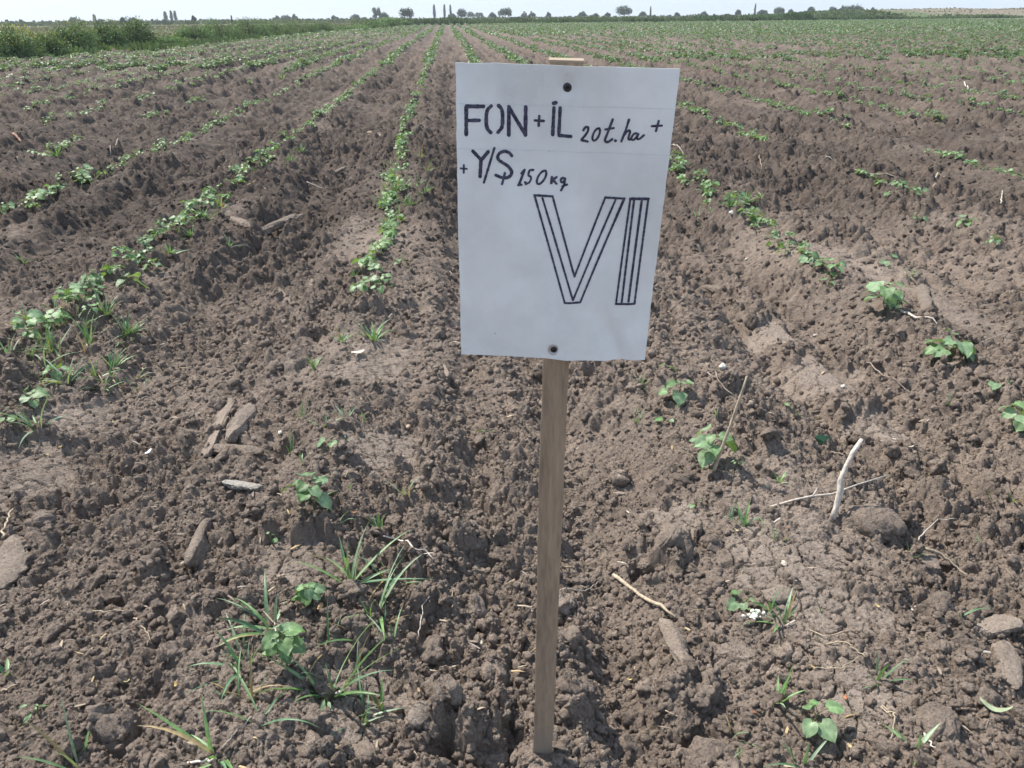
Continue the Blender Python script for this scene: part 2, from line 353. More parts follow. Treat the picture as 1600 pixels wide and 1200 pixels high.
# ------------------------------------------------------------ THE SIGN
PM = None
def build_sign():
    rx, ry, rz = .1038, .0313, -.1391
    Mr = np.array([[cos(rz), -sin(rz), 0], [sin(rz), cos(rz), 0], [0, 0, 1]]) @ np.array([[cos(ry), 0, sin(ry)], [0, 1, 0], [-sin(ry), 0, cos(ry)]]) @ np.array([[1, 0, 0], [0, cos(rx), -sin(rx)], [0, sin(rx), cos(rx)]])
    c = np.array([.1406, 1.045, 1.1442]); W, Hh = .2718, .4059
    base = np.array([.145, 1.180, 0.])
    root = thing('field_sign', 'white metal sign hand-lettered in blue-black, screwed to a grey wooden stake', 'sign', tuple(base))
    def uv(px, py):
        d = ray(px, py); n = Mr @ np.array([0, 1, 0]); t = ((c-[0, 0, CH]) @ n)/(d @ n)
        q = Mr.T @ (np.array([0, 0, CH])+d*t-c); return q[0], q[2]
    def bend(u, v):
        """depth of the sheet: creases, dents round the screws, slight waves (towards +y is back)"""
        u = np.asarray(u, float); v = np.asarray(v, float)
        d = .0016*np.sin(u*9+.4)*np.cos(v*5)+.0009*np.sin(u*21+v*13)
        d = d+.11*np.clip(np.abs(u+.075+.12*(v-.1))*-1+.02, 0, .02)*sstep(.03, .12, v)      # crease upper left
        d = d-.06*np.clip(.03-np.abs(u-.020), 0, .03)                                     # crease down the middle
        e = (u-.098)+.35*(v+.2); d = d+.15*np.clip(.022-np.abs(e), 0, .022)*sstep(-.11, -.17, v)
        d = d*2.4-.0035
        d = d+.0025*np.exp(-((u-.002)**2+(v-.177)**2)/.00010)+.0016*np.exp(-((u-.001)**2+(v+.186)**2)/.00009)
        d = d-.0022*np.exp(-((u-.004)**2/.0004+(v-.203)**2/.0002))
        d = d+.006*sstep(.10, .136, u)*sstep(.05, -.1, v)+.004*sstep(-.12, -.136, u)*sstep(.0, .2, v)
        return d
    nu, nv = 90, 134; us = np.linspace(-W/2, W/2, nu); vs = np.linspace(-Hh/2, Hh/2, nv); U, Vv = np.meshgrid(us, vs, indexing='ij')
    D = bend(U, Vv); jag = .0006*fbm(U*60, Vv*60, 2, 3); edge = (np.abs(U) > W/2-1e-6)
    U2 = U+np.where(edge, jag, 0)
    fr = np.stack([U2, D, Vv], -1).reshape(-1, 3); bk = fr+[0, .0009, 0]
    i = np.arange(nu-1)[:, None]*nv; j = np.arange(nv-1)[None]
    q = np.stack([i+j, i+nv+j, i+nv+j+1, i+j+1], -1).reshape(-1, 4)
    Fs = [q, q[:, ::-1]+nu*nv]
    loop = [a*nv for a in range(nu)]+[(nu-1)*nv+b for b in range(1, nv)]+[a*nv+nv-1 for a in range(nu-2, -1, -1)]+[b for b in range(nv-2, -1, -1)]
    loop = np.array(loop); s_ = np.stack([loop[:-1], loop[:-1]+nu*nv, loop[1:]+nu*nv, loop[1:]], -1); Fs.append(s_)
    to = lambda V: (np.asarray(V) @ Mr.T+c)-base
    # sheet metal, white paint gone a little dull
    m, t, b = newmat('white_sheet_metal'); tc = t.nodes.new('ShaderNodeTexCoord')
    n1 = N(t, 'ShaderNodeTexNoise', Scale=9., Detail=6., Roughness=.6); n2 = N(t, 'ShaderNodeTexNoise', Scale=120., Detail=3.)
    n3 = N(t, 'ShaderNodeTexVoronoi', Scale=22.); 
    for n in (n1, n2, n3): t.links.new(tc.outputs['Object'], n.inputs['Vector'])
    rp = t.nodes.new('ShaderNodeValToRGB'); rp.color_ramp.elements[0].position = .3; rp.color_ramp.elements[0].color = (.66, .67, .66, 1); rp.color_ramp.elements[1].position = .65; rp.color_ramp.elements[1].color = (.83, .84, .84, 1)
    t.links.new(n1.outputs[0], rp.inputs[0])
    sp = N(t, 'ShaderNodeMapRange'); sp.inputs[1].default_value = .035; sp.inputs[2].default_value = .055; sp.inputs[3].default_value = .35; sp.inputs[4].default_value = 0; t.links.new(n3.outputs['Distance'], sp.inputs[0])
    gt = N(t, 'ShaderNodeMath', _operation='GREATER_THAN'); gt.inputs[1].default_value = .5; t.links.new(n3.outputs['Color'], gt.inputs[0])
    ml = N(t, 'ShaderNodeMath', _operation='MULTIPLY'); t.links.new(sp.outputs[0], ml.inputs[0]); t.links.new(gt.outputs[0], ml.inputs[1])
    mx = N(t, 'ShaderNodeMix', _data_type='RGBA'); t.links.new(ml.outputs[0], mx.inputs[0]); t.links.new(rp.outputs[0], mx.inputs[6]); mx.inputs[7].default_value = (.30, .28, .22, 1)
    t.links.new(mx.outputs[2], b.inputs['Base Color'])
    rr = N(t, 'ShaderNodeMapRange'); rr.inputs[3].default_value = .2; rr.inputs[4].default_value = .42; t.links.new(n1.outputs[0], rr.inputs[0]); t.links.new(rr.outputs[0], b.inputs['Roughness'])
    bb = N(t, 'ShaderNodeBump', Strength=.15, Distance=.001); t.links.new(n1.outputs[0], bb.inputs['Height']); t.links.new(bb.outputs[0], b.inputs['Normal'])
    plate = link('plate', mesh_np('plate', to(np.concatenate([fr, bk])), np.concatenate(Fs), [m], True), root)
    plate.data.set_sharp_from_angle(angle=radians(50))
    # --- lettering: marker strokes on the sheet
    mi, t, b = newmat('marker_ink'); b.inputs['Base Color'].default_value = (.012, .014, .045, 1); b.inputs['Roughness'].default_value = .42
    tc = t.nodes.new('ShaderNodeTexCoord'); n = N(t, 'ShaderNodeTexNoise', Scale=300., Detail=4.); t.links.new(tc.outputs['Object'], n.inputs['Vector'])
    rp = t.nodes.new('ShaderNodeValToRGB'); rp.color_ramp.elements[0].position = .35; rp.color_ramp.elements[0].color = (.010, .011, .035, 1); rp.color_ramp.elements[1].position = .66; rp.color_ramp.elements[1].color = (.075, .08, .14, 1)
    t.links.new(n.outputs[0], rp.inputs[0]); t.links.new(rp.outputs[0], b.inputs['Base Color'])
    A = lambda pts: [(700+x*.2375, 80+y*.2375) for x, y in pts]
    B = lambda pts: [(700+x*.2375, 300+y*.2375) for x, y in pts]
    def ell(cx, cy, a, bb_, sl, n=18): return [(cx+a*cos(q)-sl*bb_*sin(q), cy+bb_*sin(q)) for q in np.linspace(-1.4, 2*pi-1.25, n)]
    ST = [(A([(124, 538), (124, 355), (235, 357)]), 21), (A([(130, 447), (209, 447)]), 18),
          (A([(285, 358), (262, 378), (255, 410), (254, 470), (262, 505), (284, 530)]), 19), (A([(332, 358), (352, 378), (359, 410), (359, 475), (352, 508), (330, 531)]), 19),
          (A([(400, 550), (401, 365)]), 20), (A([(403, 370), (508, 540)]), 20), (A([(510, 548), (512, 365)]), 20),
          (A([(572, 453), (630, 457)]), 11), (A([(601, 425), (597, 488)]), 11),
          (A([(694, 341), (710, 338)]), 19), (A([(697, 372), (689, 548)]), 19), (A([(738, 372), (729, 552), (808, 557)]), 18),
          (A([(891, 515), (901, 497), (915, 490), (925, 500), (920, 525), (900, 553), (873, 580), (885, 582), (900, 584), (918, 591)]), 10),
          (A(ell(975, 546, 21, 42, .35)), 9),
          (A([(1083, 448), (1062, 505), (1040, 562), (1030, 585), (1036, 598), (1055, 597), (1080, 578)]), 11), (A([(1035, 514), (1090, 504)]), 9), (A([(1100, 588), (1103, 588)]), 12),
          (A([(1190, 448), (1168, 520), (1140, 592)]), 10), (A([(1153, 560), (1172, 530), (1192, 515), (1199, 524), (1190, 555), (1184, 578), (1196, 584), (1204, 572)]), 9),
          (A([(1250, 545), (1238, 535), (1220, 543), (1206, 565), (1205, 582), (1217, 585), (1235, 570), (1252, 543)]), 9), (A([(1252, 543), (1242, 565), (1243, 580), (1258, 577), (1288, 550)]), 9),
          (A([(1340, 490), (1405, 486)]), 9), (A([(1385, 455), (1367, 522)]), 9),
          (A([(88, 760), (128, 762)]), 8), (A([(109, 738), (108, 788)]), 8),
          (A([(168, 647), (221, 703), (215, 813)]), 19), (A([(268, 652), (226, 702)]), 18), (A([(307, 632), (240, 852)]), 11),
          (A([(420, 684), (404, 664), (372, 655), (342, 664), (326, 688), (336, 712), (368, 733), (402, 756), (422, 786), (416, 812), (390, 827), (352, 823), (318, 806)]), 17),
          (A([(376, 795), (368, 830), (358, 865)]), 10),
          (A([(484, 797), (505, 775)]), 10), (A([(505, 775), (470, 866)]), 11), (A([(463, 873), (484, 871)]), 10),
          (A([(562, 776), (536, 777), (528, 815), (545, 816), (549, 833), (537, 858), (512, 868)]), 9), (A([(509, 856), (511, 857)]), 11),
          (A(ell(616, 826, 25, 45, .45)), 9),
          (A([(684, 826), (680, 864)]), 12), (A([(714, 826), (690, 843), (713, 868)]), 11),
          (A([(771, 834), (755, 826), (741, 840), (742, 858), (756, 861), (770, 836), (765, 875), (744, 911)]), 10), (A([(752, 885), (783, 872)]), 9),
          (B([(570, 15), (688, 25)]), 11), (B([(688, 25), (832, 545)]), 9), (B([(832, 545), (1035, 38)]), 9), (B([(1035, 38), (1160, 45)]), 11), (B([(1160, 45), (1098, 190)]), 14),
          (B([(1100, 185), (870, 715)]), 10), (B([(870, 715), (770, 715)]), 10), (B([(768, 715), (570, 15)]), 9), (B([(622, 35), (822, 698)]), 9), (B([(822, 698), (1105, 48)]), 9),
          (B([(1200, 46), (1318, 45)]), 16), (B([(1318, 45), (1228, 740)]), 10), (B([(1228, 740), (1105, 736)]), 13), (B([(1105, 736), (1200, 46)]), 9),
          (B([(1224, 58), (1143, 727)]), 10), (B([(1275, 56), (1188, 722)]), 11)]
    def ribbons(strokes, z0, wob):
        mb = MB(); k = 0
        for pts, wd in strokes:
            q = np.array([uv(*p) for p in pts]); w_ = (2.8 if wd < 3 else wd+(4.2 if wd < 13 else 2.5))*.2375*1.09/F/2
            seg = np.hypot(*np.diff(q, axis=0).T); s = np.concatenate([[0], np.cumsum(seg)]); n = max(3, int(s[-1]/.0012)); ss = np.linspace(0, s[-1], n)
            X = np.interp(ss, s, q[:, 0]); Y = np.interp(ss, s, q[:, 1])
            if len(pts) > 3:                                     # round the corners of curved strokes
                for _ in range(2):
                    if n > 4: X[1:-1] = (X[:-2]+2*X[1:-1]+X[2:])/4; Y[1:-1] = (Y[:-2]+2*Y[1:-1]+Y[2:])/4
            tx = np.gradient(X); ty = np.gradient(Y); l = np.hypot(tx, ty)+1e-9; tx /= l; ty /= l
            # round ends
            e = []
            for a in (1, .8, .5, .2): e.append((X[0]-tx[0]*w_*a, Y[0]-ty[0]*w_*a, tx[0], ty[0], w_*math.sqrt(max(0.01, 1-a*a))))
            mid = [(X[i_], Y[i_], tx[i_], ty[i_], w_*(1+wob*float(vnoise(np.array([ss[i_]*350+k*9.]), np.array([k*1.7]), 91)[0]))) for i_ in range(n)]
            f_ = [(X[-1]+tx[-1]*w_*a, Y[-1]+ty[-1]*w_*a, tx[-1], ty[-1], w_*math.sqrt(max(0.01, 1-a*a))) for a in (.2, .5, .8, 1)]
            al = np.array(e+mid+f_); Lx = al[:, 0]-al[:, 3]*al[:, 4]; Ly = al[:, 1]+al[:, 2]*al[:, 4]; Rx = al[:, 0]+al[:, 3]*al[:, 4]; Ry = al[:, 1]-al[:, 2]*al[:, 4]
            z = z0+k*.000004
            V = np.concatenate([np.stack([Lx, bend(Lx, Ly)-z, Ly], 1), np.stack([Rx, bend(Rx, Ry)-z, Ry], 1)]); m_ = len(al)
            a = np.arange(m_-1); mb.add(to(V), np.stack([a, a+m_, a+m_+1, a+1], 1)); k += 1
        return mb
    link('lettering', ribbons(ST, .0005, .14).mesh('lettering', mi), plate)
    mg = plain('pencil', (.66, .67, .68), .6, 200, .1, 0)
    link('pencil_line', ribbons([(A([(75, 340), (1480, 377)]), 2.4), (A([(75, 630), (1465, 684)]), 2.4)], .0004, .3).mesh('pencil_line', mg), plate)
    # --- screws
    ms = plain('dark_screw', (.05, .05, .055), .4, 300, .3, .0005, spec=.6); ms.node_tree.nodes['Principled BSDF'].inputs['Metallic'].default_value = .6
    mz = plain('zinc', (.55, .56, .57), .35, 200, .1, .0004); mz.node_tree.nodes['Principled BSDF'].inputs['Metallic'].default_value = .9
    import bmesh
    for (px, py, rr_, washer) in ((887, 136, .0056, False), (865.5, 544, .0050, True)):
        u, v = uv(px, py); bm = bmesh.new(); prof = [(rr_, -.0002), (rr_, .0008), (rr_*.85, .0016), (rr_*.45, .0021), (rr_*.40, .0020), (rr_*.22, .0008)]; n_ = 28; rings = []
        dd = float(bend(u, v))
        for r_, z_ in prof: rings.append([bm.verts.new(to([[u+r_*cos(a), dd-z_-.0002, v+r_*sin(a)]])[0]) for a in np.linspace(0, 2*pi, n_, endpoint=False)])
        for a, b2 in zip(rings[:-1], rings[1:]):
            for i_ in range(n_): bm.faces.new((a[i_], b2[i_], b2[(i_+1) % n_], a[(i_+1) % n_]))
        bm.faces.new(rings[-1])
        # cross slot as two sunk bars
        me = bpy.data.meshes.new('screw'); bm.normal_update(); bm.to_mesh(me); bm.free(); me.materials.append(ms); so = link('screw', me, root)
        mb = MB()
        for ang in (.3, .3+pi/2):
            dx, dz = cos(ang), sin(ang); wv = rr_*.09; lv = rr_*.42; yv = dd-.0026
            mb.add(to([[u-dx*lv+dz*wv, yv, v-dz*lv-dx*wv], [u+dx*lv+dz*wv, yv, v+dz*lv-dx*wv], [u+dx*lv-dz*wv, yv, v+dz*lv+dx*wv], [u-dx*lv-dz*wv, yv, v-dz*lv+dx*wv]]), [[0, 1, 2, 3]], (0, 0, 0)); dd -= .00002
        link('cross_slot', mb.mesh('cross_slot', plain('slot', (.012, .012, .012), .7, 50, 0, 0)), so)
        if washer:
            bm = bmesh.new(); rings = []; dd = float(bend(u, v))
            for r_, z_ in ((rr_*1.75, -.0001), (rr_*1.7, .0006), (rr_*1.2, .0009), (rr_*1.02, .0004)): rings.append([bm.verts.new(to([[u+r_*cos(a), dd-z_-.0008, v+r_*sin(a)]])[0]) for a in np.linspace(0, 2*pi, 32, endpoint=False)])
            for a, b2 in zip(rings[:-1], rings[1:]):
                for i_ in range(32): bm.faces.new((a[i_], b2[i_], b2[(i_+1) % 32], a[(i_+1) % 32]))
            me = bpy.data.meshes.new('washer'); bm.to_mesh(me); bm.free(); me.materials.append(mz); link('washer', me, root)
    # --- stake: rough sawn lath with slightly wandering edges
    top = to([[-.001, .0, .2052]])[0]; ux = (Mr @ np.array([1, 0, 0])); uy = (Mr @ np.array([0, 1, 0]))
    n = 60; V = []; hw = .0202; th = .017
    for k in range(n+1):
        f = k/n; cpt = (1-f)*np.array([-.0045, 0.004, -.13])+f*(top)     # runs down into the soil
        wob = .0012*np.sin(f*9)+.0005*np.sin(f*40)
        pb = cpt+uy*.0030+ux*wob*.6
        e1 = float(vnoise(np.array([f*25]), np.array([1.]), 5)[0])*.0006; e2 = float(vnoise(np.array([f*31]), np.array([9.]), 6)[0])*.0009
        ch = .0012
        for (a, d_) in ((-hw-e1+ch, 0), (hw+e2-ch*1.2, 0), (hw+e2, ch), (hw+e2, th), (-hw-e1, th), (-hw-e1, ch)): V.append(pb+ux*a+uy*d_)
    Fq = []
    for k in range(n):
        for q_ in range(6): a = k*6+q_; b_ = k*6+(q_+1) % 6; Fq.append([a, b_, b_+6, a+6])
    V = np.array(V); m0 = n*6
    Fq += [[m0, m0+1, m0+2, m0+5], [m0+5, m0+2, m0+3, m0+4]]
    m, t, b = newmat('weathered_wood'); tc = t.nodes.new('ShaderNodeTexCoord'); mp = N(t, 'ShaderNodeMapping'); mp.inputs['Scale'].default_value = (190, 190, 5.); t.links.new(tc.outputs['Object'], mp.inputs[0])
    n1 = N(t, 'ShaderNodeTexNoise', Scale=1., Detail=7., Roughness=.6, Distortion=.3); t.links.new(mp.outputs[0], n1.inputs['Vector'])
    mp2 = N(t, 'ShaderNodeMapping'); mp2.inputs['Scale'].default_value = (40, 40, 1.6); t.links.new(tc.outputs['Object'], mp2.inputs[0])
    n2 = N(t, 'ShaderNodeTexNoise', Scale=1., Detail=4., Distortion=.8); t.links.new(mp2.outputs[0], n2.inputs['Vector'])
    rp = t.nodes.new('ShaderNodeValToRGB'); e = rp.color_ramp.elements; e[0].position = .25; e[0].color = (.15, .105, .07, 1); e[1].position = .75; e[1].color = (.42, .31, .215, 1)
    ad = N(t, 'ShaderNodeMath', _operation='MULTIPLY_ADD'); ad.inputs[1].default_value = .55; t.links.new(n1.outputs[0], ad.inputs[0])
    m3 = N(t, 'ShaderNodeMath', _operation='MULTIPLY'); m3.inputs[1].default_value = .5; t.links.new(n2.outputs[0], m3.inputs[0]); t.links.new(m3.outputs[0], ad.inputs[2])
    t.links.new(ad.outputs[0], rp.inputs[0]); b.inputs['Roughness'].default_value = .8
    sx = t.nodes.new('ShaderNodeSeparateXYZ'); t.links.new(tc.outputs['Object'], sx.inputs[0]); n5 = N(t, 'ShaderNodeTexNoise', Scale=45., Detail=5.); t.links.new(tc.outputs['Object'], n5.inputs['Vector'])
    a5 = N(t, 'ShaderNodeMath', _operation='MULTIPLY_ADD'); a5.inputs[1].default_value = -.22; t.links.new(n5.outputs[0], a5.inputs[0]); t.links.new(sx.outputs[2], a5.inputs[2])
    mr5 = N(t, 'ShaderNodeMapRange'); mr5.inputs[1].default_value = -.09; mr5.inputs[2].default_value = -.03; mr5.inputs[3].default_value = .8; mr5.inputs[4].default_value = 0.; t.links.new(a5.outputs[0], mr5.inputs[0])
    mx5 = N(t, 'ShaderNodeMix', _data_type='RGBA'); mx5.inputs[7].default_value = (.27, .22, .18, 1); t.links.new(mr5.outputs[0], mx5.inputs[0]); t.links.new(rp.outputs[0], mx5.inputs[6]); t.links.new(mx5.outputs[2], b.inputs['Base Color'])
    bb = N(t, 'ShaderNodeBump', Strength=.5, Distance=.0012); t.links.new(n1.outputs[0], bb.inputs['Height']); t.links.new(bb.outputs[0], b.inputs['Normal'])
    me = mesh_np('stake', V, Fq, [m], True); me.set_sharp_from_angle(angle=radians(30)); link('stake', me, root)
    # paler freshly sawn end grain showing above the sheet
    mt = plain('sawn_end', (.34, .27, .20), .8, 120, .15, .0005)
    P = lambda a, d_, z_: top+uy*.0030+ux*a+uy*d_+(Mr @ np.array([0, 0, z_]))
    V = [P(a, d_, z_) for z_ in (0.0002, .0030) for a, d_ in ((-hw-.001, -.0005), (hw+.001, -.0005), (hw+.001, th+.0005), (-hw-.001, th+.0005))]
    link('sawn_end', mesh_np('sawn_end', V, [[4, 5, 6, 7], [0, 1, 5, 4], [1, 2, 6, 5], [2, 3, 7, 6], [3, 0, 4, 7]], [mt], False), root)
build_sign()

# ------------------------------------------------------------ COTTON PLANTS
def leaf_shape(seed, kind='round', nl=8, ns=6):
    """leaf blade along +X, rooted at the origin, length 1"""
    r = np.random.default_rng(seed); V = []; 
    fold = r.uniform(.10, .3); droop = r.uniform(.1, .45); curl = r.uniform(-.12, .12)
    for i in range(nl+1):
        t = i/nl
        if kind == 'round': wdt = .52*math.sin(pi*min(1, t*.97+.03)**.72)**.75
        elif kind == 'heart': wdt = .56*(math.sin(pi*min(1, (t*.98+.02))**.55))**.8*(1+.10*math.sin(t*13))
        else: wdt = .20*math.sin(pi*min(1, t*.97+.03)**.8)**.9
        back = .16*(1-t)**3 if kind != 'oval' else 0
        for j in range(ns+1):
            s = -1+2*j/ns; x = t-back*abs(s); y = s*wdt
            z = fold*abs(y)-droop*t*t+curl*s*t+.025*math.sin(6*t+5*s+seed)+.06*math.sin(9*t)*abs(s)**3
            V.append((x, y, z))
    Fa = [[i*(ns+1)+j, (i+1)*(ns+1)+j, (i+1)*(ns+1)+j+1, i*(ns+1)+j+1] for i in range(nl) for j in range(ns)]
    return np.array(V), np.array(Fa)
G1 = np.array([.145, .23, .105]); G2 = np.array([.205, .30, .165]); G3 = np.array([.095, .16, .065])
def leafcol(V, base):
    mid = np.exp(-(V[:, 1]/.03)**2)[:, None]; return base*(1+.35*mid)
def tube(pts, rad, n=6, twist=0):
    pts = np.asarray(pts, float); m = len(pts); T = np.gradient(pts, axis=0); T /= np.linalg.norm(T, axis=1)[:, None]+1e-9
    up = np.array([0, 0, 1.]) if abs(T[:, 2]).mean() < .8 else np.array([1., 0, 0]); V = []
    for i in range(m):
        a = np.cross(T[i], up); a /= np.linalg.norm(a); b = np.cross(a, T[i])
        r_ = rad[i] if hasattr(rad, '__len__') else rad
        for k in range(n): q = 2*pi*k/n; V.append(pts[i]+(a*cos(q)+b*sin(q))*r_)
    V.append(pts[0]); V.append(pts[-1])
    Fa = [[i*n+k, i*n+(k+1) % n, (i+1)*n+(k+1) % n, (i+1)*n+k] for i in range(m-1) for k in range(n)]
    c0 = m*n; Fa += [[c0, (k+1) % n, k, k] for k in range(n)]; Fa += [[c0+1, (m-1)*n+k, (m-1)*n+(k+1) % n, (m-1)*n+(k+1) % n] for k in range(n)]
    return np.array(V), Fa
def tube_mesh(name, parts, mat, col):
    """ring tubes with flat ends, built so that no face is degenerate"""
    Vs = []; polys = []; n0 = 0; cols = []
    for pts, rad, n in parts:
        V, Fa = tube(pts, rad, n); Vs.append(V)
        for f in Fa:
            f = [x+n0 for x in f]; polys.append(f[:3] if f[2] == f[3] else f)
        n0 += len(V); cols.append(np.broadcast_to(col, (len(V), 3)))
    me = bpy.data.meshes.new(name); me.from_pydata([tuple(v) for v in np.concatenate(Vs)], [], polys); me.materials.append(mat)
    a = me.attributes.new('Col', 'FLOAT_COLOR', 'POINT'); c4 = np.ones((n0, 4), np.float32); c4[:, :3] = np.concatenate(cols); a.data.foreach_set('color', c4.ravel())
    me.polygons.foreach_set('use_smooth', [True]*len(polys)); return me
LEAFM = {}
for kind in ('round', 'heart', 'oval'):
    LEAFM[kind] = []
    for q in range(5):
        V, Fa = leaf_shape(q*7+len(kind), kind); base = [G1, G2, G1*1.1, G3*1.3, G2*.9][q]
        LEAFM[kind].append((V, Fa, mesh_np('leaf', V, Fa, [M_cotton], True, leafcol(V, base))))
def plant_plan(seed, n, size, h, kind='round', lean=(0, 0)):
    """stem path and leaf placements; size = leaf length"""
    r = np.random.default_rng(seed); lean = np.array([lean[0], lean[1], 0.])
    stem = [np.array([0, 0, -.02])]+[np.array([0, 0, 0])+f*np.array([lean[0]*h, lean[1]*h, h])+np.array([r.normal()*.004, r.normal()*.004, 0]) for f in (.25, .5, .75, 1)]
    leaves = []
    for i in range(n):
        f = .45+.55*(i/max(1, n-1)); p = np.array(stem[0])*(0)+f*np.array([lean[0]*h, lean[1]*h, h])
        a = i*2.4+r.uniform(-.5, .5); pl = size*r.uniform(.35, 1.1)*(1-.3*f); el = r.uniform(.1, .7)
        q = p+np.array([cos(a)*cos(el), sin(a)*cos(el), sin(el)])*pl
        s = size*r.uniform(.7, 1.1)*(1-.35*(i == n-1))
        leaves.append((p, q, a, r.uniform(-.25, .5), r.uniform(-.5, .5), s))
    return stem, leaves
def rot_leaf(a, pitch, roll):
    return rotm(np.array([roll]), np.array([pitch]), np.array([a]))[0]
def detailed_plant(name, label, cat, loc, seed, n, size, h, kind='round', rz=0, lean=(0, 0), group=None, tone=1.0):
    root = thing(name, label, cat, loc, rz, group); stem, leaves = plant_plan(seed, n, size, h, kind, lean)
    link('stem', tube_mesh('stem', [(stem, [.0022, .0021, .0018, .0016, .001], 6)]+[([p, (p+q)/2+[0, 0, .003], q], .0009, 5) for p, q, *_ in leaves], M_cotton, np.array([.13, .15, .06])), root)
    for i, (p, q, a, pi_, ro, s) in enumerate(leaves):
        V, Fa, me = LEAFM[kind][(seed+i) % 5]; o = link('leaf', me, root); R = rot_leaf(a, pi_, ro)
        o.matrix_local = Matrix.LocRotScale(Vector(q), Matrix(R.tolist()).to_quaternion(), Vector((s, s, s)))
    return root
def merged_plant(seed, n, size, h, kind='round'):
    """same plant as one mesh (arrays)"""
    stem, leaves = plant_plan(seed, n, size, h, kind); mb = MB()
    sh = [leaf_shape(seed+i, kind, 4, 4) for i in range(3)]
    V, Fa = leaf_shape(3, kind, 4, 4)
    for i, (p, q, a, pi_, ro, s) in enumerate(leaves):
        V, Fa = sh[i % 3]; R = rot_leaf(a, pi_, ro); mb.add(V @ R.T*s+q, Fa, leafcol(V, [G1, G2, G1*1.15, G3*1.2][(seed+i) % 4]))
        d = (q-p); sd = np.cross(d, [0, 0, 1.]); sd = sd/(np.linalg.norm(sd)+1e-9)*.0012
        mb.add([p-sd, p+sd, q+sd, q-sd], [[0, 1, 2, 3]], (.13, .16, .07))
    for k in range(2):
        sx = np.array([.0018, 0, 0]) if k else np.array([0, .0018, 0]); b0 = np.array([0, 0, -.02]); t0 = np.array(stem[-1])
        mb.add([b0-sx, b0+sx, t0+sx*.6, t0-sx*.6], [[0, 1, 2, 3]], (.13, .15, .06))
    return np.concatenate(mb.V), np.concatenate(mb.F), np.concatenate(mb.C)

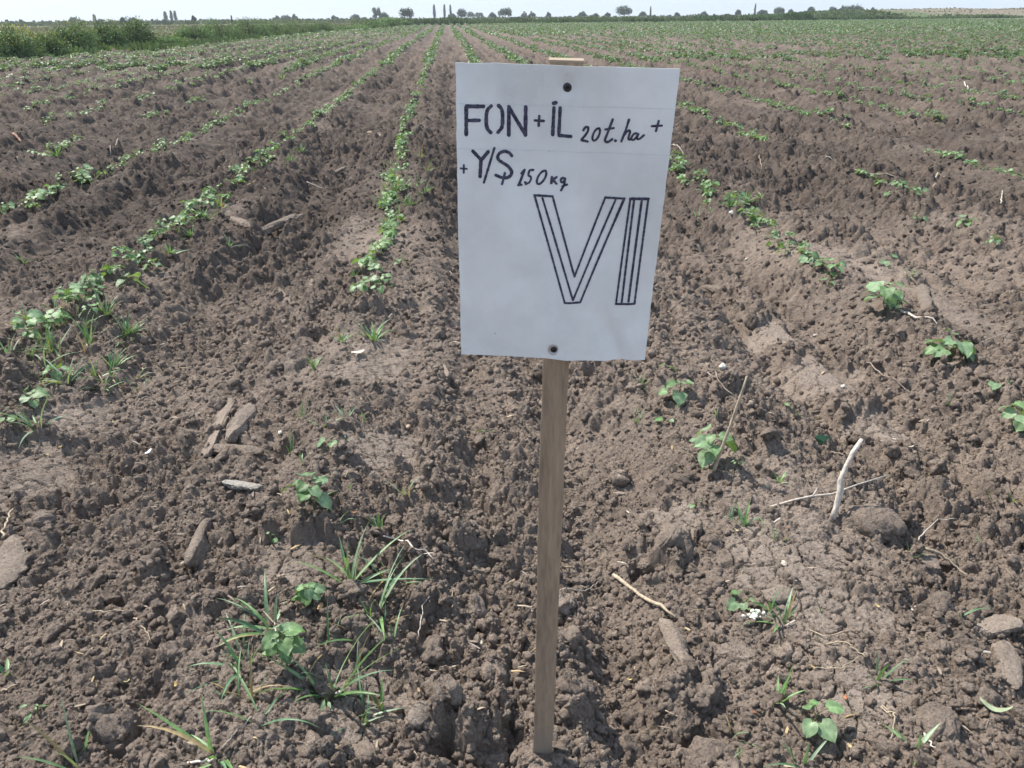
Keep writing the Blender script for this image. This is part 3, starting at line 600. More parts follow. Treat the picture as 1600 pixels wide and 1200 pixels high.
NEAR = [  # px, py of the base, leaves, leaf length, height, kind, label
 (1055, 634, 5, .042, .07, 'heart', 'thin cotton seedling with leaves stacked on one stem, below the sign corner'),
 (1108, 738, 10, .042, .09, 'round', 'bushy cotton seedling touching the leaning dry stalk right of the stake'),
 (1157, 948, 4, .026, .018, 'heart', 'low cotton seedling of four bright leaves beside the white fluff'),
 (1275, 1140, 5, .034, .035, 'round', 'dark green seedling with overlapping round leaves at the lower right'),
 (1240, 650, 2, .030, .008, 'oval', 'small pair of leaves lying flat between the pale stone and the leaning stalk'),
 (1375, 492, 14, .055, .11, 'heart', 'largest cotton plant of the right row, beside the cracked brown clod'),
 (1478, 566, 9, .055, .08, 'heart', 'round cotton plant of seven broad leaves just past the end of a pale stick'),
 (1556, 604, 2, .035, .02, 'round', 'cotton seedling with one bright leaf between two bigger plants at right edge'),
 (1590, 668, 10, .046, .06, 'round', 'cotton plant cut by the right edge of the photo, overhanging a pale twig'),
 (1060, 262, 9, .045, .09, 'heart', 'cotton plant half hidden behind the right edge of the sign'),
 (1090, 288, 8, .042, .08, 'round', 'cotton plant with grass round it just right of the sign, second from the sign'),
 (1180, 352, 8, .038, .07, 'round', 'cotton plant next to the white stone and thick grass, right of the sign'),
 (1208, 388, 5, .042, .04, 'heart', 'cotton plant of a few shiny leaves below the grassy clump right of the sign'),
 (1260, 412, 6, .036, .04, 'round', 'cotton plant over a dark hollow in the row right of the sign'),
 (1292, 455, 3, .035, .02, 'heart', 'flat pair of cotton leaves at the gap in the row right of the sign'),
 (764, 672, 2, .026, .008, 'round', 'tiny two-leaved seedling in bare crumbs left of the stake'),
 (515, 708, 3, .034, .03, 'round', 'seedling with two blue-green leaves above the pale crusted soil'),
 (492, 805, 9, .036, .06, 'heart', 'cotton seedling with eight mixed leaves beside a lump of earth, left of the stake'),
 (480, 945, 15, .021, .05, 'round', 'compact broad-leaved weed with small pale leaves above the drooping plant'),
 (448, 1050, 19, .028, .085, 'heart', 'tall pale green plant with drooping oval leaves among the grass, lower left'),
 (512, 1098, 5, .022, .012, 'oval', 'low rosette of five oval leaves at the foot of a grass clump'),
 (425, 828, 3, .012, .03, 'round', 'tiny thin sprout in a dark hollow left of the crusted ground'),
 (63, 1118, 4, .022, .03, 'oval', 'small yellowish seedling at the lower left by a dark clod'),
 (205, 447, 4, .060, .035, 'round', 'seedling with one very large round leaf in the second row on the left'),
 (240, 425, 5, .040, .05, 'heart', 'seedling behind the very large round leaf in the second row on the left'),
 (145, 492, 5, .034, .05, 'heart', 'cotton seedling standing in the weedy grass patch on the left'),
 (195, 545, 3, .030, .03, 'round', 'small round-leaved seedling below the weedy grass patch on the left'),
 (95, 590, 6, .034, .05, 'round', 'pale leaved seedling over a dark stick in the weedy row on the left'),
 (50, 632, 5, .036, .05, 'heart', 'seedling hanging over the crusted bank at the left edge'),
 (8, 672, 4, .032, .03, 'round', 'seedling cut by the left edge of the photo beside a grass clump'),
 (1042, 580, 2, .030, .008, 'heart', 'flat dull green leaf pair on the soil right under the sign corner'),
 (1043, 664, 2, .026, .006, 'round', 'tiny blue-green leaf pair between two cotton seedlings right of the stake'),
 (1087, 790, 2, .018, .008, 'round', 'tiny pair of grey-green leaves on the crust below the leaning stalk'),
 (1390, 314, 4, .040, .03, 'round', 'lone cotton seedling on bare soil at right, in the row third from the sign'),
 (1438, 333, 4, .038, .03, 'heart', 'lone cotton seedling next to a flat clod at right, third row from the sign'),
 (1508, 355, 6, .036, .04, 'heart', 'cotton seedling above a small dark hollow at the right'),
 (1562, 372, 7, .034, .06, 'heart', 'upright cotton seedling of pale leaves near the right edge'),
 (1384, 406, 2, .040, .01, 'round', 'single bright leaf low on bare soil between two right-hand rows'),
 (1118, 588, 2, .022, .01, 'oval', 'small weed of two bright leaves beside the pale round stone'),
 (1150, 728, 7, .016, .02, 'oval', 'small feathery weed just right of the leaning stalk foot'),
 (628, 418, 5, .032, .04, 'round', 'small cotton seedling at the end of the row left of the sign'),
 (590, 460, 4, .026, .02, 'round', 'tiny pale seedling on bare soil between the grass clumps left of the sign'),
 (612, 365, 7, .034, .05, 'heart', 'cotton plant at the foot of the tall grass patch left of the sign'),
]
for i, (px, py, n, sz, h, kd, lab) in enumerate(NEAR):
    p = on(px, py); k = 1.32
    detailed_plant('weed' if kd == 'oval' or 'weed' in lab or 'drooping' in lab else 'cotton_seedling', lab, 'weed' if kd == 'oval' or 'weed' in lab or 'drooping' in lab else 'seedling', tuple(p), 40+i*3, n, sz*k, h*k, kd, rng.uniform(0, 6.28), (rng.uniform(-.3, .3), rng.uniform(-.3, .3)))
# one stiff triangular leaf standing in the soil
p = on(1283, 694); V = np.array([(-.028, 0, .042), (-.006, .012, .047), (.034, .004, .036), (.010, -.002, .020), (-.002, 0, -.004), (-.016, .004, .02)])
me = bpy.data.meshes.new('upright_leaf'); me.from_pydata([tuple(v) for v in V], [], [(0, 5, 3, 1), (1, 3, 2), (5, 4, 3)]); me.materials.append(M_cotton)
a = me.attributes.new('Col', 'FLOAT_COLOR', 'POINT'); a.data.foreach_set('color', np.tile([.075, .16, .085, 1], 6).astype(np.float32))
so = me; so_ = link('upright_leaf', me, None, tuple(p)); so_.modifiers.new('t', 'SOLIDIFY').thickness = .0006; tag(so_, 'stiff blue-green triangular leaf standing on its point above the bleached branch', 'leaf')

# rows of plants: every plant further up the rows
def dens(k, y):
    if k == 0: return 0 if y < 3.9 else (.45 if y < 5.6 else 1)
    if k == -1: return (.8 if y < 4.6 else .85) if y < 8 else 1
    if k == -2: return .75 if y < 9 else .9
    if k == -3: return .30 if y < 25 else .8
    if k == -4: return .6 if y < 20 else .9
    if k < -4: return .55 if y < 18 else .95
    if k == 1: return 0 if y < 22 else 1
    if k == 2: return .0 if y < 4.2 else .9
    if k == 3: return 0 if y < 5.5 else (.62 if y < 16 else .85)
    if k == 4: return .72 if y < 12 else .9
    if k == 5: return .72 if y < 14 else .9
    return .75 if y < 14 else (.95 if y < 20 else 1)
cand = []
for k in ROWS:
    y = 3.2
    while y < 173:
        near = y < 30
        y += rng.uniform(.06, .15) if y < 30 else (rng.uniform(.2, .4) if y < 60 else rng.uniform(.4, .8))
        d = dens(k, y)
        cl = float(vnoise(np.array([y*.9+k*17.]), np.array([k*3.3]), 15)[0])*.5+.5
        if y > 16 and float(vnoise(np.array([ROWS[k]*.16]), np.array([y*.07]), 19)[0]) > .15 and rng.random() < .5: continue
        if d < 1 and cl > d*1.15-.05+.25*(d > .8): continue
        x = float(rowx(k, y))+rng.normal()*(.038 if near else .06)
        if not infield(np.array([x+.0]), np.array([y]))[0] or x < np.interp(y, HY, HX)+.6: continue
        if y > 30 and (x > y*.95 or x < -y*.75): continue
        cand.append((k, x, y))
cand = np.array(cand)
PX, PY, DW = proj(np.stack([cand[:, 1], cand[:, 2], np.zeros(len(cand))], 1))
vis = (PX > -5) & (PX < 1605) & (PY < 1200) & ~((PX > 718) & (PX < 1050) & (PY > 98) & (PY < 560)) & (DW > 0)
order = np.argsort(np.where(vis, cand[:, 2], 1e6)); NI = 255
ind = order[:NI]; rest = np.setdiff1d(np.arange(len(cand)), ind)
VARS = [merged_plant(s, 7+s % 6, .031+.005*(s % 3), .050+.010*(s % 4), 'heart' if s % 2 else 'round') for s in range(10)]
VM = [mesh_np('cotton_plant', V, Fa, [M_cotton], True, C) for V, Fa, C in VARS]
names = {0: 'young cotton plant in the first row left of the sign', -1: 'young cotton plant in the second row left of the sign', -2: 'young cotton plant in the third row left of the sign',
         -3: 'young cotton plant in the sparse fourth row left of the sign', -4: 'young cotton plant in the fifth row left of the sign',
         1: 'young cotton plant in the row vanishing behind the sign', 2: 'young cotton plant in the first row right of the sign', 3: 'young cotton plant in the sparse second row right of the sign',
         4: 'young cotton plant in the third row right of the sign', 5: 'young cotton plant in the fourth row right of the sign'}
X = cand[ind, 1]; Y = cand[ind, 2]; Z = soil(X, Y)[0]
for q, i in enumerate(ind):
    k = int(cand[i, 0]); s = rng.uniform(.75, 1.3)*(1.08 if Y[q] > 6 else 1.05); o = link('cotton_plant', VM[rng.integers(0, 10)], None, (X[q], Y[q], Z[q]-.004), (rng.normal()*.12, rng.normal()*.12, rng.uniform(0, 6.28)))
    o.scale = (s, s, s*rng.uniform(.8, 1.15))
    lab = names.get(k, 'young cotton plant in the rows by the left hedge' if k < 0 else 'young cotton plant in the crowded rows at far right')
    tag(o, lab+(', on its nearer stretch' if Y[q] < 8 else ', on its farther stretch'), 'cotton plant', lab.replace('young cotton plant', 'young cotton plants'))
# the rest of the crop, too many to count
mb = MB(); X = cand[rest, 1]; Y = cand[rest, 2]; Z = soil(X, Y)[0]
nearm = Y < 26
def low_plant(seed, nleaf, size, R, h):
    r = np.random.default_rng(seed); Vs = []; Fs = []; Cs = []
    for i in range(nleaf):
        a = r.uniform(0, 6.28); q = r.random()**.5*R; c = np.array([cos(a)*q, sin(a)*q, h*(.35+.65*r.random())*(1-.4*(q/R)**2)])
        M_ = rotm(np.array([r.normal()*.45]), np.array([r.normal()*.45]), np.array([r.uniform(0, 6.28)]))[0]; s = size*r.uniform(.7, 1.2)
        P = np.array([(-.5, 0, 0), (-.1, -.45, .06), (.5, 0, -.08), (-.1, .45, .06)])*s
        Vs.append(P @ M_.T+c); Fs.append(np.array([[0, 1, 2, 3]])+4*i); Cs.append(np.tile([G1, G2, G1*1.2, G3*1.3][i % 4]*np.array([1.0, .93, 1.1]), (4, 1)))
    return np.concatenate(Vs), np.concatenate(Fs), np.concatenate(Cs)
def put(vars_, idx, sc_):
    kk = rng.integers(0, len(vars_), len(idx))
    for q in range(len(vars_)):
        ii = idx[kk == q]; n = len(ii)
        if not n: continue
        V, Fa, C = vars_[q]; S = sc_[kk == q]; a = rng.uniform(0, 6.28, n); R = rotm(a*0, a*0, a)
        W = np.einsum('nij,vj->nvi', R, V)*S[:, None, None]+np.stack([X[ii], Y[ii], Z[ii]], 1)[:, None]
        mb.add(W.reshape(-1, 3), (Fa[None]+np.arange(n)[:, None, None]*len(V)).reshape(-1, 4), (np.tile(C, (n, 1))*np.repeat(rng.uniform(.85, 1.15, n), len(V))[:, None]))
ni = np.where(nearm)[0]; put([v for v in VARS], ni, rng.uniform(.7, 1.4, len(ni)))
L1 = [low_plant(200+s, 24, .062, .115, .12) for s in range(8)]; L2 = [low_plant(300+s, 14, .125, .23, .15) for s in range(8)]
mi_ = np.where((Y >= 26) & (Y < 60))[0]; put(L1, mi_, rng.uniform(.8, 1.5, len(mi_)))
fi = np.where(Y >= 60)[0]; put(L2, fi, rng.uniform(.9, 1.5, len(fi)))
o = link('cotton_crop', mb.mesh('cotton_crop', M_cotton)); tag(o, 'rows of young cotton running away to the far end of the field', 'crop', kind='stuff')

# ------------------------------------------------------------ GRASS TUFTS
def blade(p0, az, ln, wd, arch, tilt, col, twist=0., n=6):
    V = []; p = np.array(p0, float); el = pi/2-tilt; ds = ln/n; side0 = np.array([-sin(az), cos(az), 0]); kink = arch/n
    for i in range(n+1):
        t = i/n; w_ = wd*(1-t**2.2)*(.6+.4*min(1, t*4))+.0002; d = np.array([cos(az)*cos(el), sin(az)*cos(el), sin(el)])
        s_ = side0*cos(twist*t)+np.cross(d, side0)*sin(twist*t); up = np.cross(d, s_)
        V += [p+s_*w_, p-up*w_*.45, p-s_*w_]; p = p+d*ds; el -= kink*(.5+t)
    V = np.array(V); Fa = [[i*3+a, i*3+a+1, i*3+a+4, i*3+a+3] for i in range(n) for a in (0, 1)]
    return V, np.array(Fa), np.tile(col, (len(V), 1))
GG = [np.array([.14, .25, .09]), np.array([.20, .31, .15]), np.array([.11, .21, .11]), np.array([.26, .35, .23])]
def tuft(seed, n, ln, wd=.0028, spread=.7, arch=1.1, rad=.01, dead=0.):
    r = np.random.default_rng(seed); mb = MB()
    for i in range(n):
        a = r.uniform(0, 6.28); rr = r.random()*rad; c = GG[r.integers(0, 4)]*r.uniform(.8, 1.2)
        if r.random() < dead: c = np.array([.36, .27, .14])
        V, Fa, C = blade((cos(a)*rr, sin(a)*rr, -.008), a+r.normal()*.5, ln*r.uniform(.45, 1.1), wd*r.uniform(.7, 1.2), arch*r.uniform(.3, 1.5), spread*r.random()*1.2, c, r.normal()*.6)
        V[:, 2] = np.maximum(V[:, 2], .002-.01*(V[:, 2] < .0)); mb.add(V, Fa, C)
    return mb
TUFTS = [ # px, py, blades, length, half width, spread, arch, label
 (515, 1085, 9, .17, .0042, .9, .8, 'large grass clump with long leaning blades at the lower left of the stake'),
 (545, 905, 9, .16, .0034, 1.2, .7, 'sprawling grass clump with reddish runners and long low blades left of the stake'),
 (590, 950, 7, .15, .0034, .9, .8, 'grass clump with long crossing blades between the sprawling clump and the stake'),
 (425, 985, 10, .13, .0036, 1.1, 1.0, 'grass clump wrapped round the drooping pale plant'),
 (385, 1045, 7, .12, .0034, 1.2, 1.1, 'grass clump with blades lying to the left, lower left quarter'),
 (340, 1180, 7, .13, .0032, .9, .7, 'grass clump with crossing thin blades at the bottom edge, lower left'),
 (120, 1195, 4, .10, .0026, .6, .5, 'few thin grass blades at the bottom left edge'),
 (595, 1105, 6, .055, .0028, .8, .6, 'short yellow-green grass shoot between the large clump and the stake'),
 (570, 1128, 3, .07, .0026, 1.2, 1.4, 'curved pale blades lying on the soil below the short yellow-green shoot'),
 (592, 828, 7, .065, .0032, .7, .7, 'small upright grass shoot above the pale root'),
 (635, 775, 4, .075, .0024, .6, 1.2, 'thin looping grass shoot left of the stake, in crumbly soil'),
 (545, 770, 4, .045, .0030, .9, .8, 'short grass shoot touching the eight-leaved seedling'),
 (453, 705, 2, .07, .0022, .4, .2, 'single yellow-green blade left of the seedling with two leaves'),
 (470, 655, 3, .075, .0024, .5, .2, 'tall straight grass blade over a dark hollow'),
 (505, 668, 6, .055, .0028, .9, .7, 'sparse grass shoot left of the cracked crust'),
 (540, 655, 5, .055, .0024, .8, .6, 'fine grass shoot at the edge of the cracked crust'),
 (535, 538, 7, .07, .0028, .9, .8, 'grass tuft left of the thicker tuft, mid left'),
 (585, 535, 12, .10, .0030, 1.0, .9, 'thick grass tuft with arching blades, mid left of the sign'),
 (490, 575, 3, .06, .0030, .7, .8, 'short broad blades by a grey rounded clod'),
 (200, 520, 12, .10, .0030, 1.0, .8, 'densest grass tuft in the weedy patch on the left'),
 (165, 490, 9, .11, .0030, .7, .5, 'upright grass tuft behind the densest one on the left'),
 (80, 545, 10, .13, .0032, .7, .5, 'tall grass tuft on the left side of the weedy patch'),
 (140, 540, 10, .12, .0028, 1.0, .8, 'spreading grass tuft in the middle of the weedy patch'),
 (175, 575, 7, .09, .0028, .9, .8, 'grass tuft below the densest one on the left'),
 (105, 600, 9, .11, .0028, .8, .7, 'grass tuft hanging over the crusted bank on the left'),
 (150, 590, 6, .09, .0026, 1.1, .9, 'low grass tuft reaching right over the crumbly soil'),
 (58, 668, 9, .14, .0034, .9, .8, 'grass clump with a tall central blade near the left edge'),
 (15, 560, 4, .09, .0026, .8, .5, 'few pale grass blades at the left edge'),
 (38, 415, 5, .08, .0026, .9, 1.0, 'pale bent grass tuft by a hollow near the left edge'),
 (8, 1045, 4, .07, .004, 1.2, .8, 'broad blades just inside the left edge'),
 (1160, 820, 7, .085, .0030, .7, .7, 'grass shoot standing left of the cracked pale crust'),
 (1200, 828, 5, .07, .0028, 1.2, 1.0, 'arching low grass blades on the cracked pale crust'),
 (1215, 755, 6, .05, .0028, .9, .8, 'small grass shoot left of the bleached branch'),
 (1225, 970, 8, .085, .0036, 1.1, 1.0, 'grass shoot with broad blades beside the white fluff'),
 (1205, 950, 5, .07, .0034, .7, .5, 'upright broad blades behind the white fluff'),
 (1285, 960, 2, .07, .0030, 1.4, .5, 'single blade lying to the right on soil, beyond the white fluff'),
 (1215, 1090, 5, .08, .0032, .6, .4, 'upright grass shoot in crumbs, lower right of the stake'),
 (1258, 1195, 7, .10, .0032, .8, .8, 'grass shoot at the bottom edge, left of the dark green seedling'),
 (1435, 1172, 6, .055, .0036, .9, .7, 'stubby grass shoot near the bottom right'),
 (1375, 1060, 4, .06, .0032, 1.3, .4, 'green blades at the tip of dry brown runners, lower right'),
 (1158, 1180, 3, .03, .003, .6, .8, 'short grass shoot behind the big lump at the bottom edge'),
 (1480, 632, 3, .05, .0032, .7, .6, 'short blade pair beside a pale chip, at the right'),
 (1590, 778, 3, .05, .0034, 1.2, .5, 'short blades cut by the right edge'),
 (1000, 598, 7, .04, .003, .8, .6, 'dark short grass shoot under the bottom edge of the sign'),
 (995, 660, 3, .05, .0026, .6, .4, 'thin dark shoot right of the stake, below the short grass'),
 (1120, 650, 4, .05, .0024, .8, .5, 'pale dry grass shoot behind the leaning stalk'),
 (1420, 435, 4, .06, .0026, .9, .6, 'pale blades behind the cracked brown clod'),
 (1298, 430, 6, .06, .0028, .8, .6, 'grass shoot at the end of the leafy row right of the sign'),
 (1140, 335, 16, .09, .0030, .9, .7, 'thick bright grass clump right of the sign'),
 (1165, 325, 14, .09, .0030, .9, .7, 'thick grass clump behind the white stone, right of the sign'),
 (1105, 305, 12, .08, .0028, .9, .7, 'grass clump in the leafy row nearest the right edge of the sign'),
 (620, 300, 18, .13, .0030, .7, .6, 'tall grass patch at the end of the row left of the sign'),
 (650, 295, 14, .13, .0030, .7, .6, 'tall grass patch nearest the left edge of the sign'),
 (600, 320, 14, .11, .0030, .9, .8, 'grass patch on the left side of the tall patch'),
 (640, 325, 12, .10, .0030, .9, .8, 'low grass patch below the tall patch left of the sign'),
 (665, 320, 8, .08, .003, .9, .7, 'small grass tuft right of the tall patch, close to the sign'),
 (605, 350, 9, .08, .0030, .9, .8, 'sparse grass tuft trailing below the tall patch'),
 (552, 432, 5, .07, .0026, .5, .4, 'thin upright grass tuft below the tall patch, mid left'),
 (610, 455, 3, .06, .0024, .5, .4, 'very thin upright shoot left of the sign, mid picture'),
 (345, 325, 13, .10, .003, .9, .7, 'grass tuft among the cotton of the second row on the left'),
 (320, 345, 12, .10, .003, .9, .7, 'grass tuft above the flat clods on the left'),
 (300, 370, 9, .08, .003, .9, .7, 'grass tuft between cotton plants on the left, above the big round leaf'),
 (265, 400, 9, .09, .003, .9, .7, 'grass tuft just behind the very large round leaf'),
 (265, 250, 12, .11, .003, .9, .7, 'grass tuft at the near end of the third row on the left'),
 (90, 245, 14, .12, .003, .9, .6, 'grass tuft on bare ground between rows at far left'),
 (440, 118, 16, .22, .004, .7, .5, 'tall grass tuft standing alone between rows at upper left'),
 (455, 255, 14, .11, .003, .9, .7, 'grass tuft among the cotton of the second row, upper left'),
 (470, 240, 14, .11, .003, .9, .7, 'grass tuft deeper in the second row, upper left'),
]
PATCH = [(18, 40, 215, 470, 610, 'thin grass shoot in the weedy patch at the left, one of many alike', .10, 6), (12, 592, 668, 255, 345, 'grass shoot in the tall grass patch left of the sign, one of many alike', .11, 9),
         (9, 1085, 1195, 300, 350, 'bright grass shoot beside the white stone right of the sign, one of many alike', .08, 9), (9, 275, 365, 310, 390, 'grass shoot between the cotton plants of the second left row, one of many alike', .09, 7),
         (17, 350, 620, 890, 1150, 'thin grass shoot in the lower left quarter, one of many alike', .095, 4), (8, 450, 600, 640, 830, 'single thin grass shoot between the seedlings left of the stake, one of many alike', .05, 3),
         (12, 1130, 1580, 760, 1190, 'single thin grass shoot in the lower right quarter, one of many alike', .05, 3)]
for n_, x0, x1, y0, y1, lab, ln, nb in PATCH:
    for q in range(n_):
        p = on(rng.uniform(x0, x1), rng.uniform(y0, y1)); o = link('grass_tuft', tuft(7000+q*31+int(x0), nb, ln*1.3*rng.uniform(.7, 1.2), .0042 if y1 < 620 else .0026, 1.1, 1.1, .015, .15).mesh('grass_tuft', M_grass), None, tuple(p)); tag(o, lab, 'grass tuft', lab.split(',')[0].replace('shoot', 'shoots'))
for i, (px, py, n, ln, wd, sp, ar, lab) in enumerate(TUFTS):
    p = on(px, py); o = link('grass_tuft', tuft(500+i, int(n*(1.0 if py > 620 else 2.0))+1, ln*1.35, wd*(1.35 if py > 620 else 1.8), sp*1.15, ar*1.15, .012 if ln < .1 else .02, .08).mesh('grass_tuft', M_grass), None, tuple(p)); tag(o, lab, 'grass tuft')

# ------------------------------------------------------------ STICKS, ROOTS, CHIPS, STONES, FLAT CLODS
PALE = np.array([.50, .44, .38]); BR = np.array([.25, .20, .16]); TAN = np.array([.36, .29, .21])
def path(pts, lift, n=14, wob=.004, seed=0, zs=None):
    r = np.random.default_rng(seed); P = np.array([on(*p) for p in pts]); s = np.concatenate([[0], np.cumsum(np.linalg.norm(np.diff(P[:, :2], axis=0), axis=1))]); t = np.linspace(0, s[-1], n)
    x = np.interp(t, s, P[:, 0]); y = np.interp(t, s, P[:, 1]); x[1:-1] += r.normal(size=n-2)*wob; y[1:-1] += r.normal(size=n-2)*wob
    hs = np.array([hzmax(a, b, .008) for a, b in zip(x, y)]); hs = np.maximum(hs, np.interp(t, [t[0], t[-1]], [hs[0], hs[-1]]))
    for _ in range(3): hs[1:-1] = np.maximum(hs[1:-1], (hs[:-2]+hs[2:])/2-.002)
    z = hs+lift
    return np.stack([x, y, z], 1)
def stick(name, label, cat, parts, col, mat=None, group=None):
    P0 = parts[0][0][0].copy(); pr = []
    for P, r0, r1, n in parts:
        m = len(P); rad = np.linspace(r0, r1, m)*(1+.18*np.array([float(vnoise(np.array([i*.9+P[0, 0]*50]), np.array([2.]), 7)[0]) for i in range(m)])); pr.append((P-P0, rad, n))
    o = link(name, tube_mesh(name, pr, mat or M_stick, col), None, tuple(P0)); tag(o, label, cat, group); return o
# bleached branch propped on clods: thick part runs up and away
a = on(1300, 812); b = on(1310, 745)
d = ray(1342, 690); bend_ = []
def at_y(px, py, Yv): dd = ray(px, py); t_ = Yv/dd[1]; return np.array([dd[0]*t_, Yv, CH+dd[2]*t_])
y0 = a[1]
main = np.array([a+[0, 0, .004], at_y(1306, 795, y0+.012), at_y(1313, 768, y0+.02), at_y(1313, 750, y0+.03), at_y(1322, 728, y0+.045), at_y(1333, 707, y0+.06), at_y(1347, 686, y0+.075)])
stick('branch', 'thick bleached branch with a knotted foot, propped on a big clod at the right', 'branch', [(main, .0105, .006, 10)], PALE)
tw = np.array([on(1203, 796)+[0, 0, .005], on(1240, 788)+[0, 0, .012], at_y(1270, 775, y0+.03), at_y(1300, 772, y0+.045), at_y(1340, 757, y0+.055), at_y(1386, 743, y0+.075)])
stick('twig', 'long thin forked twig crossing behind the bleached branch', 'twig', [(tw, .0042, .0022, 7), (np.array([tw[2], tw[2]+[.02, .02, .012]]), .003, .0015, 6)], PALE*.85)
lean0 = on(1112, 745)
ls = np.array([lean0+[0, 0, -.01]]+[at_y(x_, y_, lean0[1]+.004+.02*f) for x_, y_, f in ((1120, 722, .1), (1131, 692, .3), (1143, 660, .5), (1154, 628, .7), (1162, 605, .9), (1167, 588, 1))])
stick('dry_stalk', 'tall thin dry stalk standing at a slant in the crusted soil right of the stake', 'stalk', [(ls, .0078, .0030, 8)], TAN*1.05)
ST_ = [([(958, 902), (985, 920), (1020, 948), (1055, 968)], .0055, .004, TAN*1.1, 'dry_stick', 'straight pale split stick lying on clods at the foot of the stake', .008),
 ([(600, 846), (625, 852), (650, 870), (665, 870), (677, 880)], .0028, .0014, PALE*1.2, 'root', 'whitish bent root lying in the crumbs left of the stake', .003),
 ([(1406, 490), (1430, 505), (1470, 525)], .0075, .003, PALE*.95, 'dry_stick', 'pale broken stick between the two big right-hand cotton plants', .006),
 ([(1530, 548), (1560, 532), (1600, 520)], .003, .002, BR*1.1, 'dry_stick', 'thin brown curved stick at the right edge beyond the cotton plants', .003),
 ([(1442, 868), (1470, 882), (1515, 898)], .005, .003, TAN*.8, 'dry_stick', 'brown stick across a small hollow at the lower right', .004),
 ([(1350, 570), (1375, 597), (1420, 620)], .0035, .0015, BR*1.05, 'dry_stick', 'thin curved stick in the smooth soil right of the leaning stalk', .003),
 ([(1105, 588), (1120, 605), (1145, 628)], .0035, .002, BR, 'dry_stick', 'short brown stick behind the leaning stalk, by the pale round stone', .004),
 ([(1300, 702), (1345, 717), (1375, 735)], .0028, .0012, BR*1.1, 'dry_stick', 'thin arched twig behind the bleached branch', .008),
 ([(1435, 845), (1460, 832), (1492, 822)], .0020, .0012, PALE*.9, 'dry_stick', 'small grey forked twig with a hoary knot at the right', .003),
 ([(875, 922), (895, 922), (910, 930), (940, 905)], .0016, .0010, PALE*.7, 'root', 'thin wiry root just right of the stake', .003),
 ([(295, 1195), (340, 1192)], .003, .002, PALE*1.1, 'dry_stick', 'short whitish stick at the bottom edge left of the stake', .003),
 ([(0, 1075), (30, 1062)], .003, .002, TAN, 'dry_stick', 'short pale stick at the left edge near the bottom', .003),
 ([(145, 958), (210, 960)], .0018, .001, TAN*1.1, 'straw', 'fine pale straw on the clods at the lower left', .003),
 ([(5, 845), (22, 800)], .004, .002, TAN*1.2, 'dry_stick', 'pale stick leaning on the slab at the left edge', .02),
 ([(210, 970), (235, 1000), (232, 1015)], .002, .001, TAN, 'straw', 'bent straw on the crumbs at lower left', .004),
 ([(480, 290), (505, 298)], .006, .003, PALE*.8, 'dry_stick', 'short pale stick beside flat clods at upper left', .004),
 ([(185, 220), (172, 236)], .008, .006, BR*1.1, 'dry_stick', 'short brown stick among clods at upper left', .006),
 ([(110, 206), (130, 198)], .010, .008, TAN*.9, 'dry_stick', 'pale stick lying between rows at far left', .006),
 ([(172, 186), (190, 175)], .010, .008, TAN*.9, 'dry_stick', 'pale stick lying nearer the third row at far left', .006),
 ([(22, 212), (38, 222)], .016, .012, np.array([.34, .2, .14]), 'dry_stick', 'thick reddish piece of stalk at far left', .01),
 ([(1505, 133), (1512, 145), (1522, 146)], .012, .007, PALE*1.1, 'dry_stick', 'bent whitish stick among plants at upper right', .02),
 ([(1280, 258), (1300, 256), (1310, 252)], .007, .003, PALE, 'dry_stick', 'pale stick on bare soil right of the sign, upper right', .005),
 ([(1330, 270), (1360, 282), (1400, 292)], .004, .003, TAN*.9, 'dry_stick', 'long thin stalk half buried at right of the sign', .004),
 ([(1455, 295), (1475, 283)], .009, .005, TAN, 'dry_stick', 'pale stub of stalk at the upper right', .005),
 ([(1562, 325), (1566, 300)], .006, .004, PALE*.8, 'dry_stick', 'whitish stalk by the right edge, upper part', .006),
 ([(1048, 232), (1068, 245)], .006, .003, PALE*.9, 'dry_stick', 'pale twig poking out beside the right edge of the sign', .03),
 ([(1185, 255), (1190, 262)], .004, .003, TAN, 'straw', 'short straw beside the grass clumps right of the sign', .003),
 ([(395, 1130), (370, 1150), (350, 1180)], .0014, .001, PALE*.8, 'root', 'fine pale thread-like root near the bottom left clump', .003),
 ([(655, 1000), (662, 960), (672, 935)], .0013, .0009, PALE, 'root', 'thin white root right of the crossing blades', .003),
 ([(1265, 985), (1290, 998), (1325, 996)], .0016, .001, TAN, 'root', 'fine brown root on crumbs at lower right', .003),
 ([(1290, 1010), (1310, 1008), (1335, 1022), (1350, 1032)], .0018, .0012, TAN*.9, 'root', 'curved dry runner leading to green blades, lower right', .004),
 ([(1270, 1048), (1310, 1050), (1340, 1038)], .0014, .001, TAN*.9, 'root', 'lower dry runner leading to green blades, lower right', .003),
 ([(1440, 1150), (1450, 1165), (1460, 1175)], .0022, .0014, PALE*1.1, 'straw', 'white straw beside the stubby grass shoot', .003),
 ([(1375, 1108), (1395, 1125), (1390, 1160)], .0016, .001, TAN, 'root', 'hooked pale root near the bottom right', .003),
]
for i, (pts, r0, r1, col, nm, lab, lift) in enumerate(ST_):
    P = path(pts, lift*.6+r0*.3, 12, .0025 if r0 < .008 else .004, i); stick(nm, lab, 'stick' if nm == 'dry_stick' else nm, [(P, r0, r1, 7)], col)

